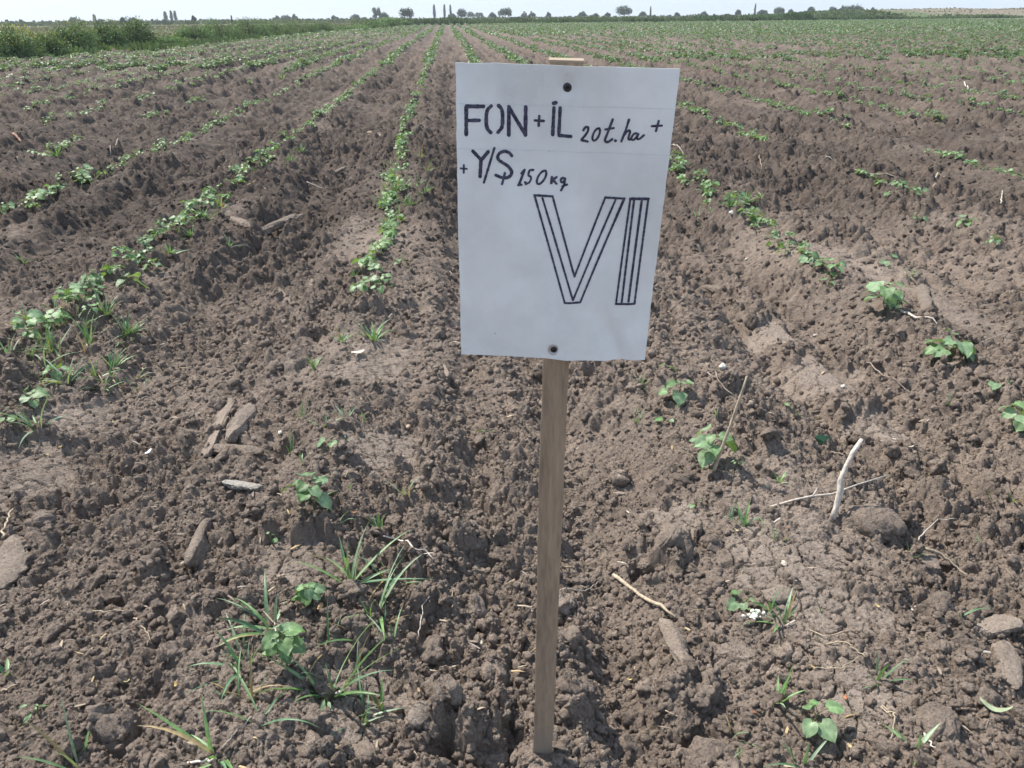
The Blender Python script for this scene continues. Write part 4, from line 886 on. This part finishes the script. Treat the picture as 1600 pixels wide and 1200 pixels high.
def rock_mesh(name, seed, dims, col, mat, sub=4, crack=0):
    V, Fa = ico(sub); V = V.copy(); r = np.random.default_rng(seed)
    V = np.sign(V)*np.abs(V)**.72 if crack else V          # boxier body for slabs
    for k in range(4):
        n = r.normal(size=3); n /= np.linalg.norm(n); dd = V @ n; lim = r.uniform(.6, .9); V -= np.outer(np.clip(dd-lim, 0, None), n)*.8
    if crack:
        W = V*np.asarray(dims)/float(np.mean(dims)); e_ = (.20*noise3(W, 1.7, seed)+.15*noise3(W+3, 4.1, seed+3)+.09*noise3(W, 9, seed+6)+.04*noise3(W, 19, seed+7))
        top_ = sstep(.25, .6, V[:, 2]); e_ = e_*(1-.8*top_); d_ = V/np.linalg.norm(V, axis=1)[:, None]*e_[:, None]*float(np.mean(dims))/np.asarray(dims)
        V = V*np.array([1, 1+.25*float(np.sin(seed)), 1])+d_; V[:, 2] -= .35*np.clip(V[:, 2]-.5, 0, 1)
        V[:, 0] += .2*np.sin(seed*1.3)*V[:, 1]; V[:, 2] -= .02*top_*sstep(.05, 0, np.abs(V[:, 0]-.3*np.sin(seed)+.15*vnoise(V[:, 1]*4, V[:, 1]*0, seed)))
        return mesh_np(name, V*dims, Fa, [mat], True, np.tile(col, (len(V), 1))*(1+.10*noise3(W, 3, seed+8))[:, None])
    f = 1+.22*noise3(V, 1.5, seed)+.14*noise3(V, 3.5, seed+3)+.08*noise3(V, 8, seed+6)+.03*noise3(V, 18, seed+7)
    V = V*f[:, None]
    if crack:
        V[:, 0] += .25*vnoise(V[:, 1]*1.5+seed, V[:, 2]*.3, seed)
        V[:, 1] += .22*vnoise(V[:, 0]*2.2+seed, V[:, 2]*.3+4, seed+2)
    c = np.tile(col, (len(V), 1))*(1+.10*noise3(V, 3, seed+8))[:, None]
    return mesh_np(name, V*dims, Fa, [mat], True, c)
SLC = np.array([.325, .262, .215])
SLABS = [ # two ends of the long axis in the photo, width, thickness, lift, roll, label
 ((352, 628), (330, 712), .040, .020, .020, .5, SLC, 'tall flat clod tilted on edge, left one of the leaning pair'),
 ((395, 640), (362, 702), .036, .022, .022, -.5, SLC*1.02, 'flat clod tilted on edge, right one of the leaning pair'),
 ((332, 705), (410, 712), .030, .016, .000, .2, SO*.95, 'dark crumbly slab under the leaning pair of clods'),
 ((348, 757), (412, 768), .020, .012, .022, .0, np.array([.42, .385, .345]), 'pale grey crusted slab lying level, left of the eight-leaved seedling'),
 ((322, 805), (302, 893), .020, .034, .018, .25, SLC*.85, 'knife-edged grey slab standing on edge at the left'),
 ((-6, 915), (36, 845), .042, .016, .020, .25, SLC, 'smooth grey slab at the left edge'),
 ((398, 349), (476, 347), .030, .028, .020, .1, SLC*.95, 'long plank-like clod lying level at the left of the tall grass'),
 ((345, 333), (388, 362), .040, .028, .020, .2, SLC*.95, 'flat clod left of the plank-like clod'),
 ((432, 447), (456, 482), .026, .020, .018, .3, SLC, 'pale pointed clod over a hollow, mid left'),
 ((688, 562), (702, 602), .022, .016, .018, .4, SLC, 'flat upright clod near the lower left corner of the sign'),
 ((1503, 972), (1585, 985), .034, .014, .018, .0, SLC*1.08, 'smooth grey slab lying level at the lower right'),
 ((1572, 1005), (1576, 1068), .030, .016, .006, -.2, SLC*.98, 'smooth slab tilted below the level slab at the lower right'),
 ((1040, 975), (1068, 1040), .018, .028, .030, .5, SLC*1.0, 'grey smooth-faced clod right of the stake foot'),
 ((1437, 440), (1446, 492), .042, .026, .026, .2, SLC*.95, 'cracked brown clod behind the largest cotton plant'),
 ((508, 277), (540, 272), .030, .022, .015, .2, SLC*1.1, 'pale flat-topped clod at upper left, above the plank-like clod'),
 ((672, 222), (690, 228), .035, .025, .02, .2, SLC*1.1, 'pale lump left of the sign, near its upper left'),
 ((575, 205), (595, 212), .035, .026, .02, .3, SLC, 'pale pointed lump between the first two rows left of the sign'),
 ((1430, 868), (1465, 880), .028, .020, .004, .2, SLC*.9, 'smooth clod under the brown stick at the lower right'),
 ((1195, 935), (1240, 925), .022, .02, .012, .3, SLC*1.05, 'ribbed pale clod behind the broad grass shoot'),
 ((645, 1140), (680, 1105), .026, .018, .024, .4, SLC, 'broken pale-edged slab over the dark hole left of the stake foot'),
 ((1095, 452), (1140, 446), .045, .03, .02, .3, SLC*.95, 'knobbly clod on the crust right of the sign'),
 ((1470, 575), (1500, 570), .02, .015, 0, .1, SLC, 'small flat clod in the shade of a cotton plant'),
 ((1300, 402), (1330, 398), .035, .02, .01, .2, SLC, 'flat clod between the right rows, mid distance'),
 ((1545, 420), (1562, 415), .028, .02, .015, .2, SLC*1.1, 'pale wedge clod near the right edge'),
]
for i, (a, b, wd, th, lift, roll, col, lab) in enumerate(SLABS):
    A_ = on(*a); B_ = on(*b); L_ = np.linalg.norm(B_[:2]-A_[:2])/2; mid = (A_+B_)/2; az = math.atan2(B_[1]-A_[1], B_[0]-A_[0])
    me = rock_mesh('flat_clod', 700+i, np.array([max(L_, .02)*1.05, wd*.95, th*1.1]), np.array(col)*(1.1 if A_[1] < 4 else .9), M_soil, 5, 1)
    o = link('flat_clod', me, None, (mid[0], mid[1], max(hz(mid[0], mid[1])-.01, mid[2]-.005)+lift*.35), (roll, -.08, az)); tag(o, lab, 'clod', 'large flat clods lying in the field')
LUMPS = [(1050, 842, .062, 'large rough lump of earth right of the stake, above the split stick'), (1370, 805, .085, 'largest lump of earth, under the long forked twig'),
 (893, 1090, .042, 'rounded lump touching the right side of the stake foot'), (1107, 1172, .058, 'big pale lump at the bottom edge, right of the stake'),
 (175, 1130, .045, 'angular dark lump at the bottom left'), (232, 882, .034, 'lump above a deep hole at the left'), (545, 742, .040, 'round lump between the two seedlings left of the stake'),
 (692, 812, .034, 'left one of a pair of round lumps left of the stake'), (735, 818, .036, 'right one of a pair of round lumps left of the stake'),
 (432, 572, .045, 'rounded grey lump by short broad blades'), (648, 497, .028, 'round nut-like lump left of the sign'), (1105, 250, .05, 'lump on the bare ground above the first right-hand row'),
 (65, 808, .045, 'crumbly lump above the smooth slab at the left edge'), (885, 940, .04, 'lump just behind the end of the split stick'), (1290, 1168, .03, 'lump below the dark green seedling'),
 (1465, 1130, .06, 'broad cracked lump near the bottom right'), (1545, 745, .06, 'lump beside a dark hollow at the right edge'), (1010, 885, .035, 'lump above the split stick'),
 (770, 1170, .04, 'lump left of the stake foot at the bottom edge'), (560, 1180, .045, 'pale lump at the bottom edge left of the stake')]
for i, (px, py, s, lab) in enumerate(LUMPS):
    p = on(px, py); me = rock_mesh('earth_lump', 800+i, np.array([1, .85, .72])*s*.9, SO*rng.uniform(.98, 1.12), M_soil, 5)
    o = link('earth_lump', me, None, (p[0], p[1], p[2]-s*.12), (rng.normal()*.2, rng.normal()*.2, rng.uniform(0, 6.28))); tag(o, lab, 'clod', 'large lumps of earth')
STONES = [(1128, 576, .020, (.55, .52, .45), 'pale round stone right of the lower sign corner'), (1142, 345, .020, (.7, .68, .62), 'white stone at the edge of the thick grass right of the sign'),
 (1318, 600, .011, (.55, .5, .44), 'small angular white stone on the smooth soil at right'), (750, 996, .011, (.5, .46, .38), 'small oblong pale stone left of the stake, low down'),
 (438, 677, .010, (.62, .58, .5), 'white snail shell in a dark hollow, left'), (85, 808, .009, (.55, .5, .42), 'small round pale pebble near the left edge'),
 (1468, 257, .016, (.7, .68, .64), 'white pebble at the upper right between cotton plants'), (712, 315, .014, (.7, .66, .6), 'white pebble touching the left edge of the sign'),
 (619, 234, .016, (.6, .55, .45), 'pale stone left of the sign beside the first row'), (638, 670, .009, (.6, .45, .32), 'small peach-coloured pebble below the cracked crust'),
 (1167, 405, .015, (.5, .44, .36), 'pale pointed stone on the crust right of the sign'), (1225, 882, .010, (.45, .38, .32), 'flat pebble on the cracked pale crust')]
for i, (px, py, s, col, lab) in enumerate(STONES):
    p = on(px, py); me = rock_mesh('stone', 900+i, np.array([1.1, .8, .7])*s, np.array(col), M_stone, 3)
    o = link('snail_shell' if 'snail' in lab else 'stone', me, None, (p[0], p[1], p[2]+s*.4), (0, 0, rng.uniform(0, 6.28))); tag(o, lab, 'shell' if 'snail' in lab else 'stone')
# white fluff, husk, feather, withered leaf
p = on(1180, 966); mb = MB(); V0, F0 = ico(2)
for q in range(34):
    c = np.array([rng.normal()*.012, rng.normal()*.007, .004+abs(rng.normal())*.005]); mb.add(V0*np.clip(1+.6*noise3(V0, 2.5, q)+.4*noise3(V0, 6, q), .3, 2)[:, None]*rng.uniform(.002, .0055)+c, F0, (.66, .64, .57))
o = link('cotton_fluff', mb.mesh('cotton_fluff', M_stone), None, tuple(p)); tag(o, 'small white clump of cotton fluff on the soil by the broad grass shoot', 'cotton fluff')
def flake(name, label, cat, px, py, ln, wd, col, group=None, curl=.3, seed=0, tilt=(.1, .1)):
    r = np.random.default_rng(seed); n = 6; V = []; p = on(px, py)
    for i in range(n+1):
        t = i/n; w_ = wd*(.35+.65*sin(pi*min(1, t*.9+.08)))*(1+.2*r.normal()*.5)
        for s in (-1, 0, 1): V.append(((t-.5)*ln, s*w_/2, curl*ln*(t-.5)**2*2+abs(s)*wd*.18+r.normal()*wd*.03))
    Fa = [[i*3+a, (i+1)*3+a, (i+1)*3+a+1, i*3+a+1] for i in range(n) for a in (0, 1)]
    me = mesh_np(name, V, Fa, [M_chip], True, np.tile(col, (len(V), 1)))
    o = link(name, me, None, (p[0], p[1], hzmax(p[0], p[1], ln*.3)+.004), (tilt[0]+r.normal()*.15, tilt[1]+r.normal()*.15, r.uniform(0, 6.28)))
    md = o.modifiers.new('t', 'SOLIDIFY'); md.thickness = .0008; return tag(o, label, cat, group)
flake('dry_husk', 'long pale husk fragment on the soil left of the sign', 'husk', 560, 556, .070, .022, (.55, .47, .40), None, .2, 1)
flake('feather', 'small grey-white feather in the crumbs at the left', 'feather', 232, 708, .035, .010, (.62, .62, .64), None, .3, 2, (.5, .2))
flake('withered_leaf', 'withered pale green leaf curled on a clod at the bottom right', 'leaf', 1555, 1115, .060, .016, (.26, .30, .19), None, .6, 3)
flake('dry_leaf', 'curled dry leaf on the soil at the right, above the big lump', 'leaf', 1420, 703, .035, .011, (.42, .35, .28), None, .4, 4)
flake('dry_leaf', 'orange-brown dry leaf beside the tall pale plant', 'leaf', 502, 962, .022, .012, (.42, .26, .14), None, .4, 5)
CHIPS = [(322, 931, .45, .30, .18, 'orange wood chip on crumbs at the lower left, above the grass blades'), (276, 1076, .45, .30, .12, 'curved amber chip left of the clump of blades at bottom left'),
 (200, 1070, .42, .36, .18, 'yellow chip further left of the curved amber chip'), (558, 1087, .42, .30, .18, 'pale chip right of the low rosette'), (842, 1171, .55, .38, .18, 'amber chip at the very foot of the stake, left side'),
 (862, 1174, .6, .42, .2, 'amber chip at the very foot of the stake, right side'), (984, 1061, .6, .48, .22, 'yellow chip in crumbs right of the stake foot'), (1110, 627, .62, .52, .3, 'cream chip behind the leaning stalk'),
 (1150, 832, .58, .48, .3, 'cream chip left of the cracked crust'), (1178, 1115, .42, .18, .08, 'rusty red chip in a hollow at lower right'), (1320, 1093, .5, .2, .09, 'bright orange chip above the dark green seedling'),
 (1370, 951, .55, .42, .22, 'yellow chip on crumbs at lower right'), (1270, 1045, .5, .36, .18, 'small yellow chip at the end of the dry runners'), (1328, 1170, .55, .42, .24, 'pale chip right of the dark green seedling'),
 (1385, 1172, .5, .36, .18, 'pale yellow chip near the stubby grass shoot'), (1230, 828, .45, .24, .14, 'reddish chip on the cracked crust edge'), (555, 808, .42, .2, .09, 'rusty chip right of the eight-leaved seedling'),
 (572, 784, .6, .42, .24, 'cream chip above the small upright grass shoot'), (655, 1085, .42, .30, .18, 'tan chip on the clods left of the stake foot'), (95, 700, .5, .4, .18, 'straw-yellow fragment on the crust at the left'),
 (75, 712, .5, .4, .18, 'second straw-yellow fragment on the crust at the left'), (762, 1195, .5, .34, .18, 'tan chip at the bottom edge left of the stake'), (705, 815, .3, .2, .13, 'brown chip by the round lumps'),
 (176, 658, .55, .42, .2, 'small bright chip on crumbs, left'), (580, 672, .6, .45, .3, 'tiny pale chip on the crusted soil'), (610, 862, .5, .3, .2, 'small chip beside the whitish root')]
for i, (px, py, a, b, c, lab) in enumerate(CHIPS): flake('wood_chip', lab, 'chip', px, py, .013, .006, (a*.8, b*.8, c*.8), 'small dry chips on the soil', .4, 20+i)
# small scattered straws and bits of litter: too many to count
mb = MB(); n = 700; u = rng.random(n); r = 1.2*(14/1.2)**u; th = rng.uniform(radians(-40), radians(46), n); x = r*np.sin(th); y = r*np.cos(th); h = np.maximum(soil(x, y)[0], soil(x+.006, y)[0])
for i in range(n):
    ln = rng.uniform(.006, .030)*(1+.25*r[i]**.5); wd = ln*rng.uniform(.03, .16)*.6; az = rng.uniform(0, 6.28); d = np.array([cos(az), sin(az), rng.normal()*.25]); s_ = np.array([-sin(az), cos(az), rng.normal()*.3])*wd; p = np.array([x[i], y[i], h[i]+.003+.2*ln*abs(d[2])])
    b_ = np.array([0, 0, wd*.8]); c = [TAN*1.2, PALE, BR, TAN, np.array([.4, .3, .17])][rng.integers(0, 5)]*rng.uniform(.7, 1.15)
    mb.add([p-d*ln/2-s_, p-d*ln/2+s_, p+s_*1.2+b_, p-s_*1.2+b_, p+d*ln/2+s_*.5, p+d*ln/2-s_*.5], [[0, 1, 2, 3], [3, 2, 4, 5]], c)
o = link('plant_litter', mb.mesh('plant_litter', M_chip, False)); tag(o, 'tiny bits of dry straw and litter strewn over the soil', 'litter', kind='stuff')

# ------------------------------------------------------------ HEDGE BUSHES on the left, far scrub, far trees
def leaf_cloud(mb, n, c, rad, size, col, seed, elong=1.6, shell=.35, up=.0):
    r = np.random.default_rng(seed); c = np.asarray(c, float); rad = np.asarray(rad, float)
    d = r.normal(size=(n, 3)); d /= np.linalg.norm(d, axis=1)[:, None]; q = (shell+(1-shell)*r.random(n))**.6
    lump = 1+.34*noise3(d, 2.3, seed)+.2*noise3(d, 5, seed+4)
    P = c+d*rad*(q*lump)[:, None]
    R = rotm(r.normal(size=n)*.8, r.normal(size=n)*.8-up, r.uniform(0, 6.28, n)); s = size*r.uniform(.6, 1.3, n)
    Q = np.array([(-.5*elong, 0, 0), (0, -.4, .08), (.5*elong, 0, 0), (0, .4, .08)])
    W = np.einsum('nij,vj->nvi', R, Q)*s[:, None, None]+P[:, None]
    cc = np.asarray(col)*(1+.22*r.normal(size=(n, 1)).clip(-1.5, 1.5)); cc = np.repeat(cc, 4, 0)
    mb.add(W.reshape(-1, 3), np.arange(n*4).reshape(-1, 4), np.clip(cc, .01, 1))
GB = np.array([.125, .195, .075])
def bush(label, x, y, w_, h, seed, yellow=0, n=5200, size=.055, col=GB):
    root = thing('bush', label, 'bush', (x, y, hz(x, y)), 0, 'bushes along the left side of the field'); mb = MB(); r = np.random.default_rng(seed)
    for q in range(9):
        a = r.uniform(-1, 1); hh = h*r.uniform(.6, 1)*(1-.25*a*a); leaf_cloud(mb, n//9, (a*w_*.38, r.uniform(-.35, .35)*w_*.5, hh*.52), (w_*.24, w_*.26, hh*.52), size, col*r.uniform(.8, 1.25), seed*10+q, 1.8, .3, .5)
    link('foliage', mb.mesh('foliage', M_foliage, False), root)
    st = [([np.array([0, 0, -.05]), np.array([r.normal()*.1*w_, r.normal()*.1*w_, h*.4]), np.array([r.normal()*.25*w_, r.normal()*.2*w_, h*.95])], [.018, .012, .004], 5) for q in range(14)]
    link('stems', tube_mesh('stems', st, M_bark, np.array([.1, .09, .05])), root)
    if yellow:
        mb = MB(); leaf_cloud(mb, yellow//2, (0, 0, h*.72), (w_*.48, w_*.3, h*.33), .05, (.42, .38, .05), seed+77, 1.1, .6)
        link('flowers', mb.mesh('flowers', M_foliage, False), root)['kind'] = 'stuff'
def bx(pxc, pyb, wpx, top, label, seed, yellow=0, **kw):
    x, y = gnd(pxc, pyb); sc_ = math.hypot(y*cos(PIT)+CH*sin(PIT), 0)/F; w_ = wpx*sc_*1.05; d = ray(pxc, top); h = CH+d[2]*(y/d[1]); bush(label, x, y+w_*.3, w_, h*1.12, seed, yellow, **kw)
bx(18, 96, 74, 37, 'nearest dark bush with yellow blossom, at the left edge of the photo', 1, 700)
bx(68, 92, 62, 54, 'low green bush just right of the blossoming one', 2, 250)
bx(118, 86, 62, 40, 'middle bush of the near thicket, yellow-green at its top', 3, 300)
bx(158, 83, 58, 38, 'bush of the near thicket second from its right end', 4, 200)
bx(208, 79, 60, 33, 'dark rounded bush that ends the near thicket on the right', 5, 0, col=GB*.85)
bx(262, 71, 46, 58, 'low scrubby bush in the gap between the two thickets', 6, 120, n=2600)
bx(300, 66, 50, 42, 'first bush of the second thicket, pale green', 7, 0)
bx(340, 63, 56, 33, 'taller bush of the second thicket, left of its middle', 8, 0)
bx(385, 60, 56, 31, 'dark middle bush of the second thicket', 9, 0, col=GB*.85)
bx(430, 56, 56, 33, 'wide bush of the second thicket, right of its middle', 10, 0)
bx(470, 53, 50, 30, 'bush of the second thicket next to its right end', 11, 0, col=GB*.9)
bx(505, 51, 36, 36, 'last dark bush of the second thicket', 12, 0, col=GB*.85)
bx(548, 48, 50, 39, 'low pale bush where the far thicket begins', 13, 0, n=2600, size=.1, col=GB*1.2)
bx(580, 46, 46, 32, 'left bush of the far thicket, yellow-green', 14, 0, n=2600, size=.12, col=GB*1.1)
bx(608, 43, 44, 29, 'middle bush of the far thicket', 15, 0, n=2600, size=.15)
bx(630, 41, 26, 32, 'last bush of the far thicket beside the open field', 16, 0, n=2200, size=.15, col=GB*.9)

def scrub():
    mb = MB(); Q = np.array([(-.5, 0, 0), (.5, 0, 0), (.35, 0, 1.), (-.35, 0, 1.)])
    def strip(n, fx, fy, hmin, hmax, wd, col, seed):
        r = np.random.default_rng(seed); x = fx(r, n); y = fy(r, n); z = soil(x, y)[0]
        k = .72+.4*vnoise(x*.12, y*.12, seed)+.2*vnoise(x*.5, y*.3, seed+1); h = (hmin+(hmax-hmin)*r.random(n))*k; w_ = wd*r.uniform(.5, 1.3, n); a = r.uniform(0, pi, n)
        R = rotm(r.normal(size=n)*.25, r.normal(size=n)*.25, a); S = np.stack([w_, w_, h], 1)
        W = np.einsum('nij,nvj->nvi', R, Q[None]*S[:, None, :])+np.stack([x, y, z-.05], 1)[:, None]
        tt = vnoise(x*.05, y*.05, seed+2)[:, None]*.25; cc = np.asarray(col)*(1+.2*r.normal(size=(n, 1)).clip(-1.5, 1.5)+tt)
        mb.add(W.reshape(-1, 3), np.arange(4*n).reshape(-1, 4), np.repeat(np.clip(cc, .01, 1), 4, 0))
    U = lambda a, b: (lambda r, n: r.uniform(a, b, n))
    strip(22000, U(-14, 75), lambda r, n: 175.5+np.abs(r.normal(size=n))*3.5, .6, 1.35, .35, (.075, .11, .045), 1)
    strip(14000, U(-20, 100), U(182, 205), .6, 1.35, .5, (.10, .13, .06), 2)
    strip(5000, U(54, 76), lambda r, n: 176+np.abs(r.normal(size=n))*3, .9, 1.9, .3, (.07, .125, .045), 3)
    strip(12000, U(70, 150), lambda r, n: 176+np.abs(r.normal(size=n))*2.5, .3, .85, .4, (.09, .13, .055), 7)
    strip(16000, U(-260, 350), U(250, 420), .3, 1.75, 1.3, (.09, .11, .06), 4)
    strip(5000, U(40, 200), U(190, 250), .1, .4, .4, (.17, .15, .10), 5)
    r = np.random.default_rng(6)
    def left(r, n): return None
    n = 15000; r = np.random.default_rng(9); y = 38+170*r.random(n)**1.2; x = np.interp(y, HY, HX)-1.5-(r.random(n)**1.6)*(12+y*.55)
    strip(n, lambda r_, n_: x, lambda r_, n_: y, .10, .40, .3, (.17, .165, .10), 9)
    # flower-dotted verge right at the field edge
    n = 9000; r = np.random.default_rng(12); y2 = 30+150*r.random(n)**1.3; x2 = np.interp(y2, HY, HX)-.2+r.normal(size=n)*.5
    strip(n, lambda r_, n_: x2, lambda r_, n_: y2, .15, .5, .12, (.085, .125, .05), 13)
    o = link('scrub', mb.mesh('scrub', M_foliage, False)); tag(o, 'low weedy scrub and reeds beyond the edges of the field', 'scrub', kind='stuff')
scrub()

def far_tree(pxc, w_px, top, D, label, seed, kind='round', col=(.055, .085, .045)):
    D = float(D); dd = ray(pxc, top); t_ = D/dd[1]; x = dd[0]*t_; h = CH+dd[2]*t_; wd = w_px*t_
    root = thing('poplar' if kind == 'poplar' else 'tree', label, 'tree', (x, D, 0), 0, 'trees on the horizon'); mb = MB(); r = np.random.default_rng(seed); col = np.array(col)
    sz = .35*(wd/6)**.3
    if kind == 'poplar':
        for q in range(7):
            f = q/6; leaf_cloud(mb, 260, (r.normal()*.03*wd, r.normal()*.05*wd, h*(.16+.72*f)), (wd*.5*(1-.55*abs(f-.4)*1.4), wd*.45*(1-.6*abs(f-.4)), h*.13), sz*.9, col*r.uniform(.9, 1.1), seed*9+q, 1.6, .3)
    elif kind == 'open':
        for q in range(16):
            a = r.uniform(-.4, .4); leaf_cloud(mb, 110, (a*wd, r.normal()*.15*wd, h*(.25+.62*(q/15.)*(1-abs(a)))), (wd*.18, wd*.18, h*.14), sz, col*r.uniform(.85, 1.3), seed*9+q, 1.6, .3)
    else:
        nb = 7 if w_px > 12 else 5
        for q in range(nb):
            a = (q/(nb-1)-.5)*.66; f = 1-1.1*a*a*2*(1 if kind == 'round' else .4)+r.normal()*.06; leaf_cloud(mb, int(1500/nb), (a*wd, r.normal()*.15*wd, h*f*.60), (wd*r.uniform(.13, .27), wd*.24, h*f*r.uniform(.24, .40)), sz, col*r.uniform(.8, 1.25), seed*9+q, 1.6, .3)
    link('crown', mb.mesh('crown', M_foliage, False), root)
    br = [([np.array([0, 0, -.3]), np.array([.02*wd, 0, h*.35]), np.array([0, .02*wd, h*.8])], [.035*h, .025*h, .006*h], 6)]
    for q in range(4): a = r.uniform(0, 6.28); br.append(([np.array([0, 0, h*.3]), np.array([cos(a)*wd*.2, sin(a)*wd*.2, h*.55]), np.array([cos(a)*wd*.32, sin(a)*wd*.3, h*.75])], [.02*h, .012*h, .004*h], 5))
    link('trunk', tube_mesh('trunk', br, M_bark, np.array([.1, .08, .06])), root)
TR = [(114, 16, 26, 480, 'round tree at far left, the leftmost on the horizon', 'round'), (146, 7, 22, 520, 'small pointed tree just right of the leftmost round tree', 'poplar'),
 (157, 14, 28.5, 520, 'low bushy tree beside the small pointed tree at far left', 'round'), (174, 10, 30.5, 520, 'lowest bushy tree at far left', 'round'), (191, 10, 26.5, 300, 'light green low tree above the near thicket', 'round'),
 (206, 14, 26.8, 520, 'low rounded tree above the right end of the near thicket', 'round'), (257, 8, 17.5, 480, 'left poplar of the trio at upper left', 'poplar'), (266, 6, 15.8, 480, 'middle poplar of the trio at upper left', 'poplar'),
 (272.5, 6.5, 16.2, 480, 'right poplar of the trio at upper left', 'poplar'), (301, 9, 23.5, 300, 'thin airy shrub-like tree above the second thicket', 'open'),
 (432, 9, 23.5, 460, 'small left tree of the trio above the second thicket', 'round'), (446, 17, 22, 460, 'wide middle tree of the trio above the second thicket', 'round'), (460, 10, 22, 460, 'right tree of the trio above the second thicket', 'round'),
 (522, 9, 23, 460, 'lone small round tree left of the tall open tree', 'round'), (555, 15, 20.5, 460, 'low wide tree next to the tall open tree', 'round'), (587, 13, 5.5, 420, 'tall open-crowned tree near the upper centre left', 'open'),
 (599, 15, 17, 430, 'low rounded crown touching the tall open tree', 'round'), (635, 21, 10, 330, 'broad bushy tree with a pointed top left of the three poplars', 'wide'),
 (678, 6, 6.5, 480, 'left one of the three tall poplars near the centre', 'poplar'), (694, 5, 6.5, 480, 'middle one of the three tall poplars near the centre', 'poplar'), (703.5, 5, 6.5, 480, 'right one of the three tall poplars near the centre', 'poplar'),
 (706, 14, 20, 420, 'low bush-like tree under the right poplar near the centre', 'round'), (721, 15, 12, 420, 'dense square-crowned tree just right of the three poplars', 'wide'), (735, 14, 17, 560, 'blue-grey rounded tree right of the square-crowned tree', 'round'),
 (749, 14, 17.5, 560, 'blue-grey open tree, second right of the square-crowned tree', 'open'), (769, 14, 18.5, 420, 'low tree left of the big domed tree', 'round'), (789, 23, 9.8, 400, 'big domed tree above the left part of the sign', 'wide'),
 (819, 10, 17.5, 500, 'pale thin tree right of the big domed tree', 'open'), (832, 10, 17, 460, 'small tree above the left half of the sign', 'round'), (857, 8, 18, 460, 'smallest round tree above the sign', 'round'),
 (910, 13, 16, 430, 'rounded tree above the right half of the sign', 'round'), (931, 11, 19, 430, 'low tree right of the rounded tree above the sign', 'round'), (950, 9, 18.5, 430, 'low tree left of the largest dark tree', 'round'),
 (975.5, 28, 7.5, 380, 'largest dark tree, above the right part of the sign', 'wide'), (1004, 13, 18, 430, 'low tree right of the largest dark tree', 'round'), (1017, 3.2, 10, 460, 'thin spire-like poplar right of the largest dark tree', 'poplar'),
 (1059, 10, 18.5, 460, 'low tree right of the thin spire', 'round'), (1100, 12, 17.5, 460, 'low tree halfway between the two thin spires', 'round'), (1154, 12, 14, 430, 'round tree left of the second thin spire', 'round'), (1181, 3.6, 5.5, 460, 'second thin spire-like poplar, taller', 'poplar'),
 (1192, 17, 14, 430, 'low tree at the foot of the taller thin spire', 'round'), (1220, 17, 10, 400, 'broad tree left of the leafy bank at the right', 'wide'), (1236, 10, 14, 400, 'small tree right of the broad one, above the leafy bank', 'round'),
 (1269.5, 14, 8.8, 400, 'pointed round tree above the leafy bank', 'wide'), (1302, 15, 9, 380, 'left tree of the dark grove at right', 'wide'), (1316, 10, 8.5, 380, 'second tree of the dark grove at right', 'wide'),
 (1328, 18, 6.2, 380, 'tallest tree in the middle of the dark grove at right', 'wide'), (1343, 15, 5.8, 380, 'right tree of the dark grove at right', 'wide'), (1356, 7, 12.5, 400, 'small tree just right of the dark grove', 'round'),
 (1364, 8, 11.5, 400, 'pointed small tree right of the dark grove', 'poplar'), (1397, 11, 11, 400, 'lone round tree above the tan bank', 'round'), (1430, 10, 13.5, 420, 'low tree left of the pair above the tan bank', 'round'),
 (1453, 9, 14.2, 420, 'low tree, left of the last pair above the tan bank', 'round'), (1464, 11, 13.8, 420, 'low tree, right of the last pair above the tan bank', 'round'), (1598, 8, 9.5, 330, 'small tree cut by the right edge of the photo', 'round')]
for i, (px, wpx, top, D, lab, kd) in enumerate(TR): far_tree(px, wpx, top, D, lab, 1000+i, kd)
# lone post behind the left thickets
d = ray(361, 24); t_ = 150/d[1]; me = tube_mesh('post', [([(0, 0, -.2), (0.02, 0, .9), (0, 0, CH+d[2]*t_)], [.16, .14, .12], 8)], M_bark, np.array([.12, .1, .08]))
o = link('post', me, None, (d[0]*t_, 150, 0)); tag(o, 'lone dark post standing in the scrub beyond the second thicket', 'post')

# ------------------------------------------------------------ haze over the plain
hz_m = bpy.data.materials.new('haze'); hz_m.use_nodes = True; t = hz_m.node_tree; t.nodes.remove(t.nodes['Principled BSDF'])
pv = t.nodes.new('ShaderNodeVolumePrincipled'); pv.inputs['Color'].default_value = (.86, .92, 1, 1); pv.inputs['Density'].default_value = .00036; pv.inputs['Anisotropy'].default_value = .2
t.links.new(pv.outputs[0], t.nodes['Material Output'].inputs['Volume'])
q = 4100; V = [(x_, y_, z_) for z_ in (-2.5, 16) for x_, y_ in ((-q, -q), (q, -q), (q, q), (-q, q))]
o = link('haze', mesh_np('haze', V, [[3, 2, 1, 0], [4, 5, 6, 7], [0, 1, 5, 4], [1, 2, 6, 5], [2, 3, 7, 6], [3, 0, 4, 7]], [hz_m], False)); tag(o, 'thin pale haze hanging over the whole plain', 'haze', kind='stuff')
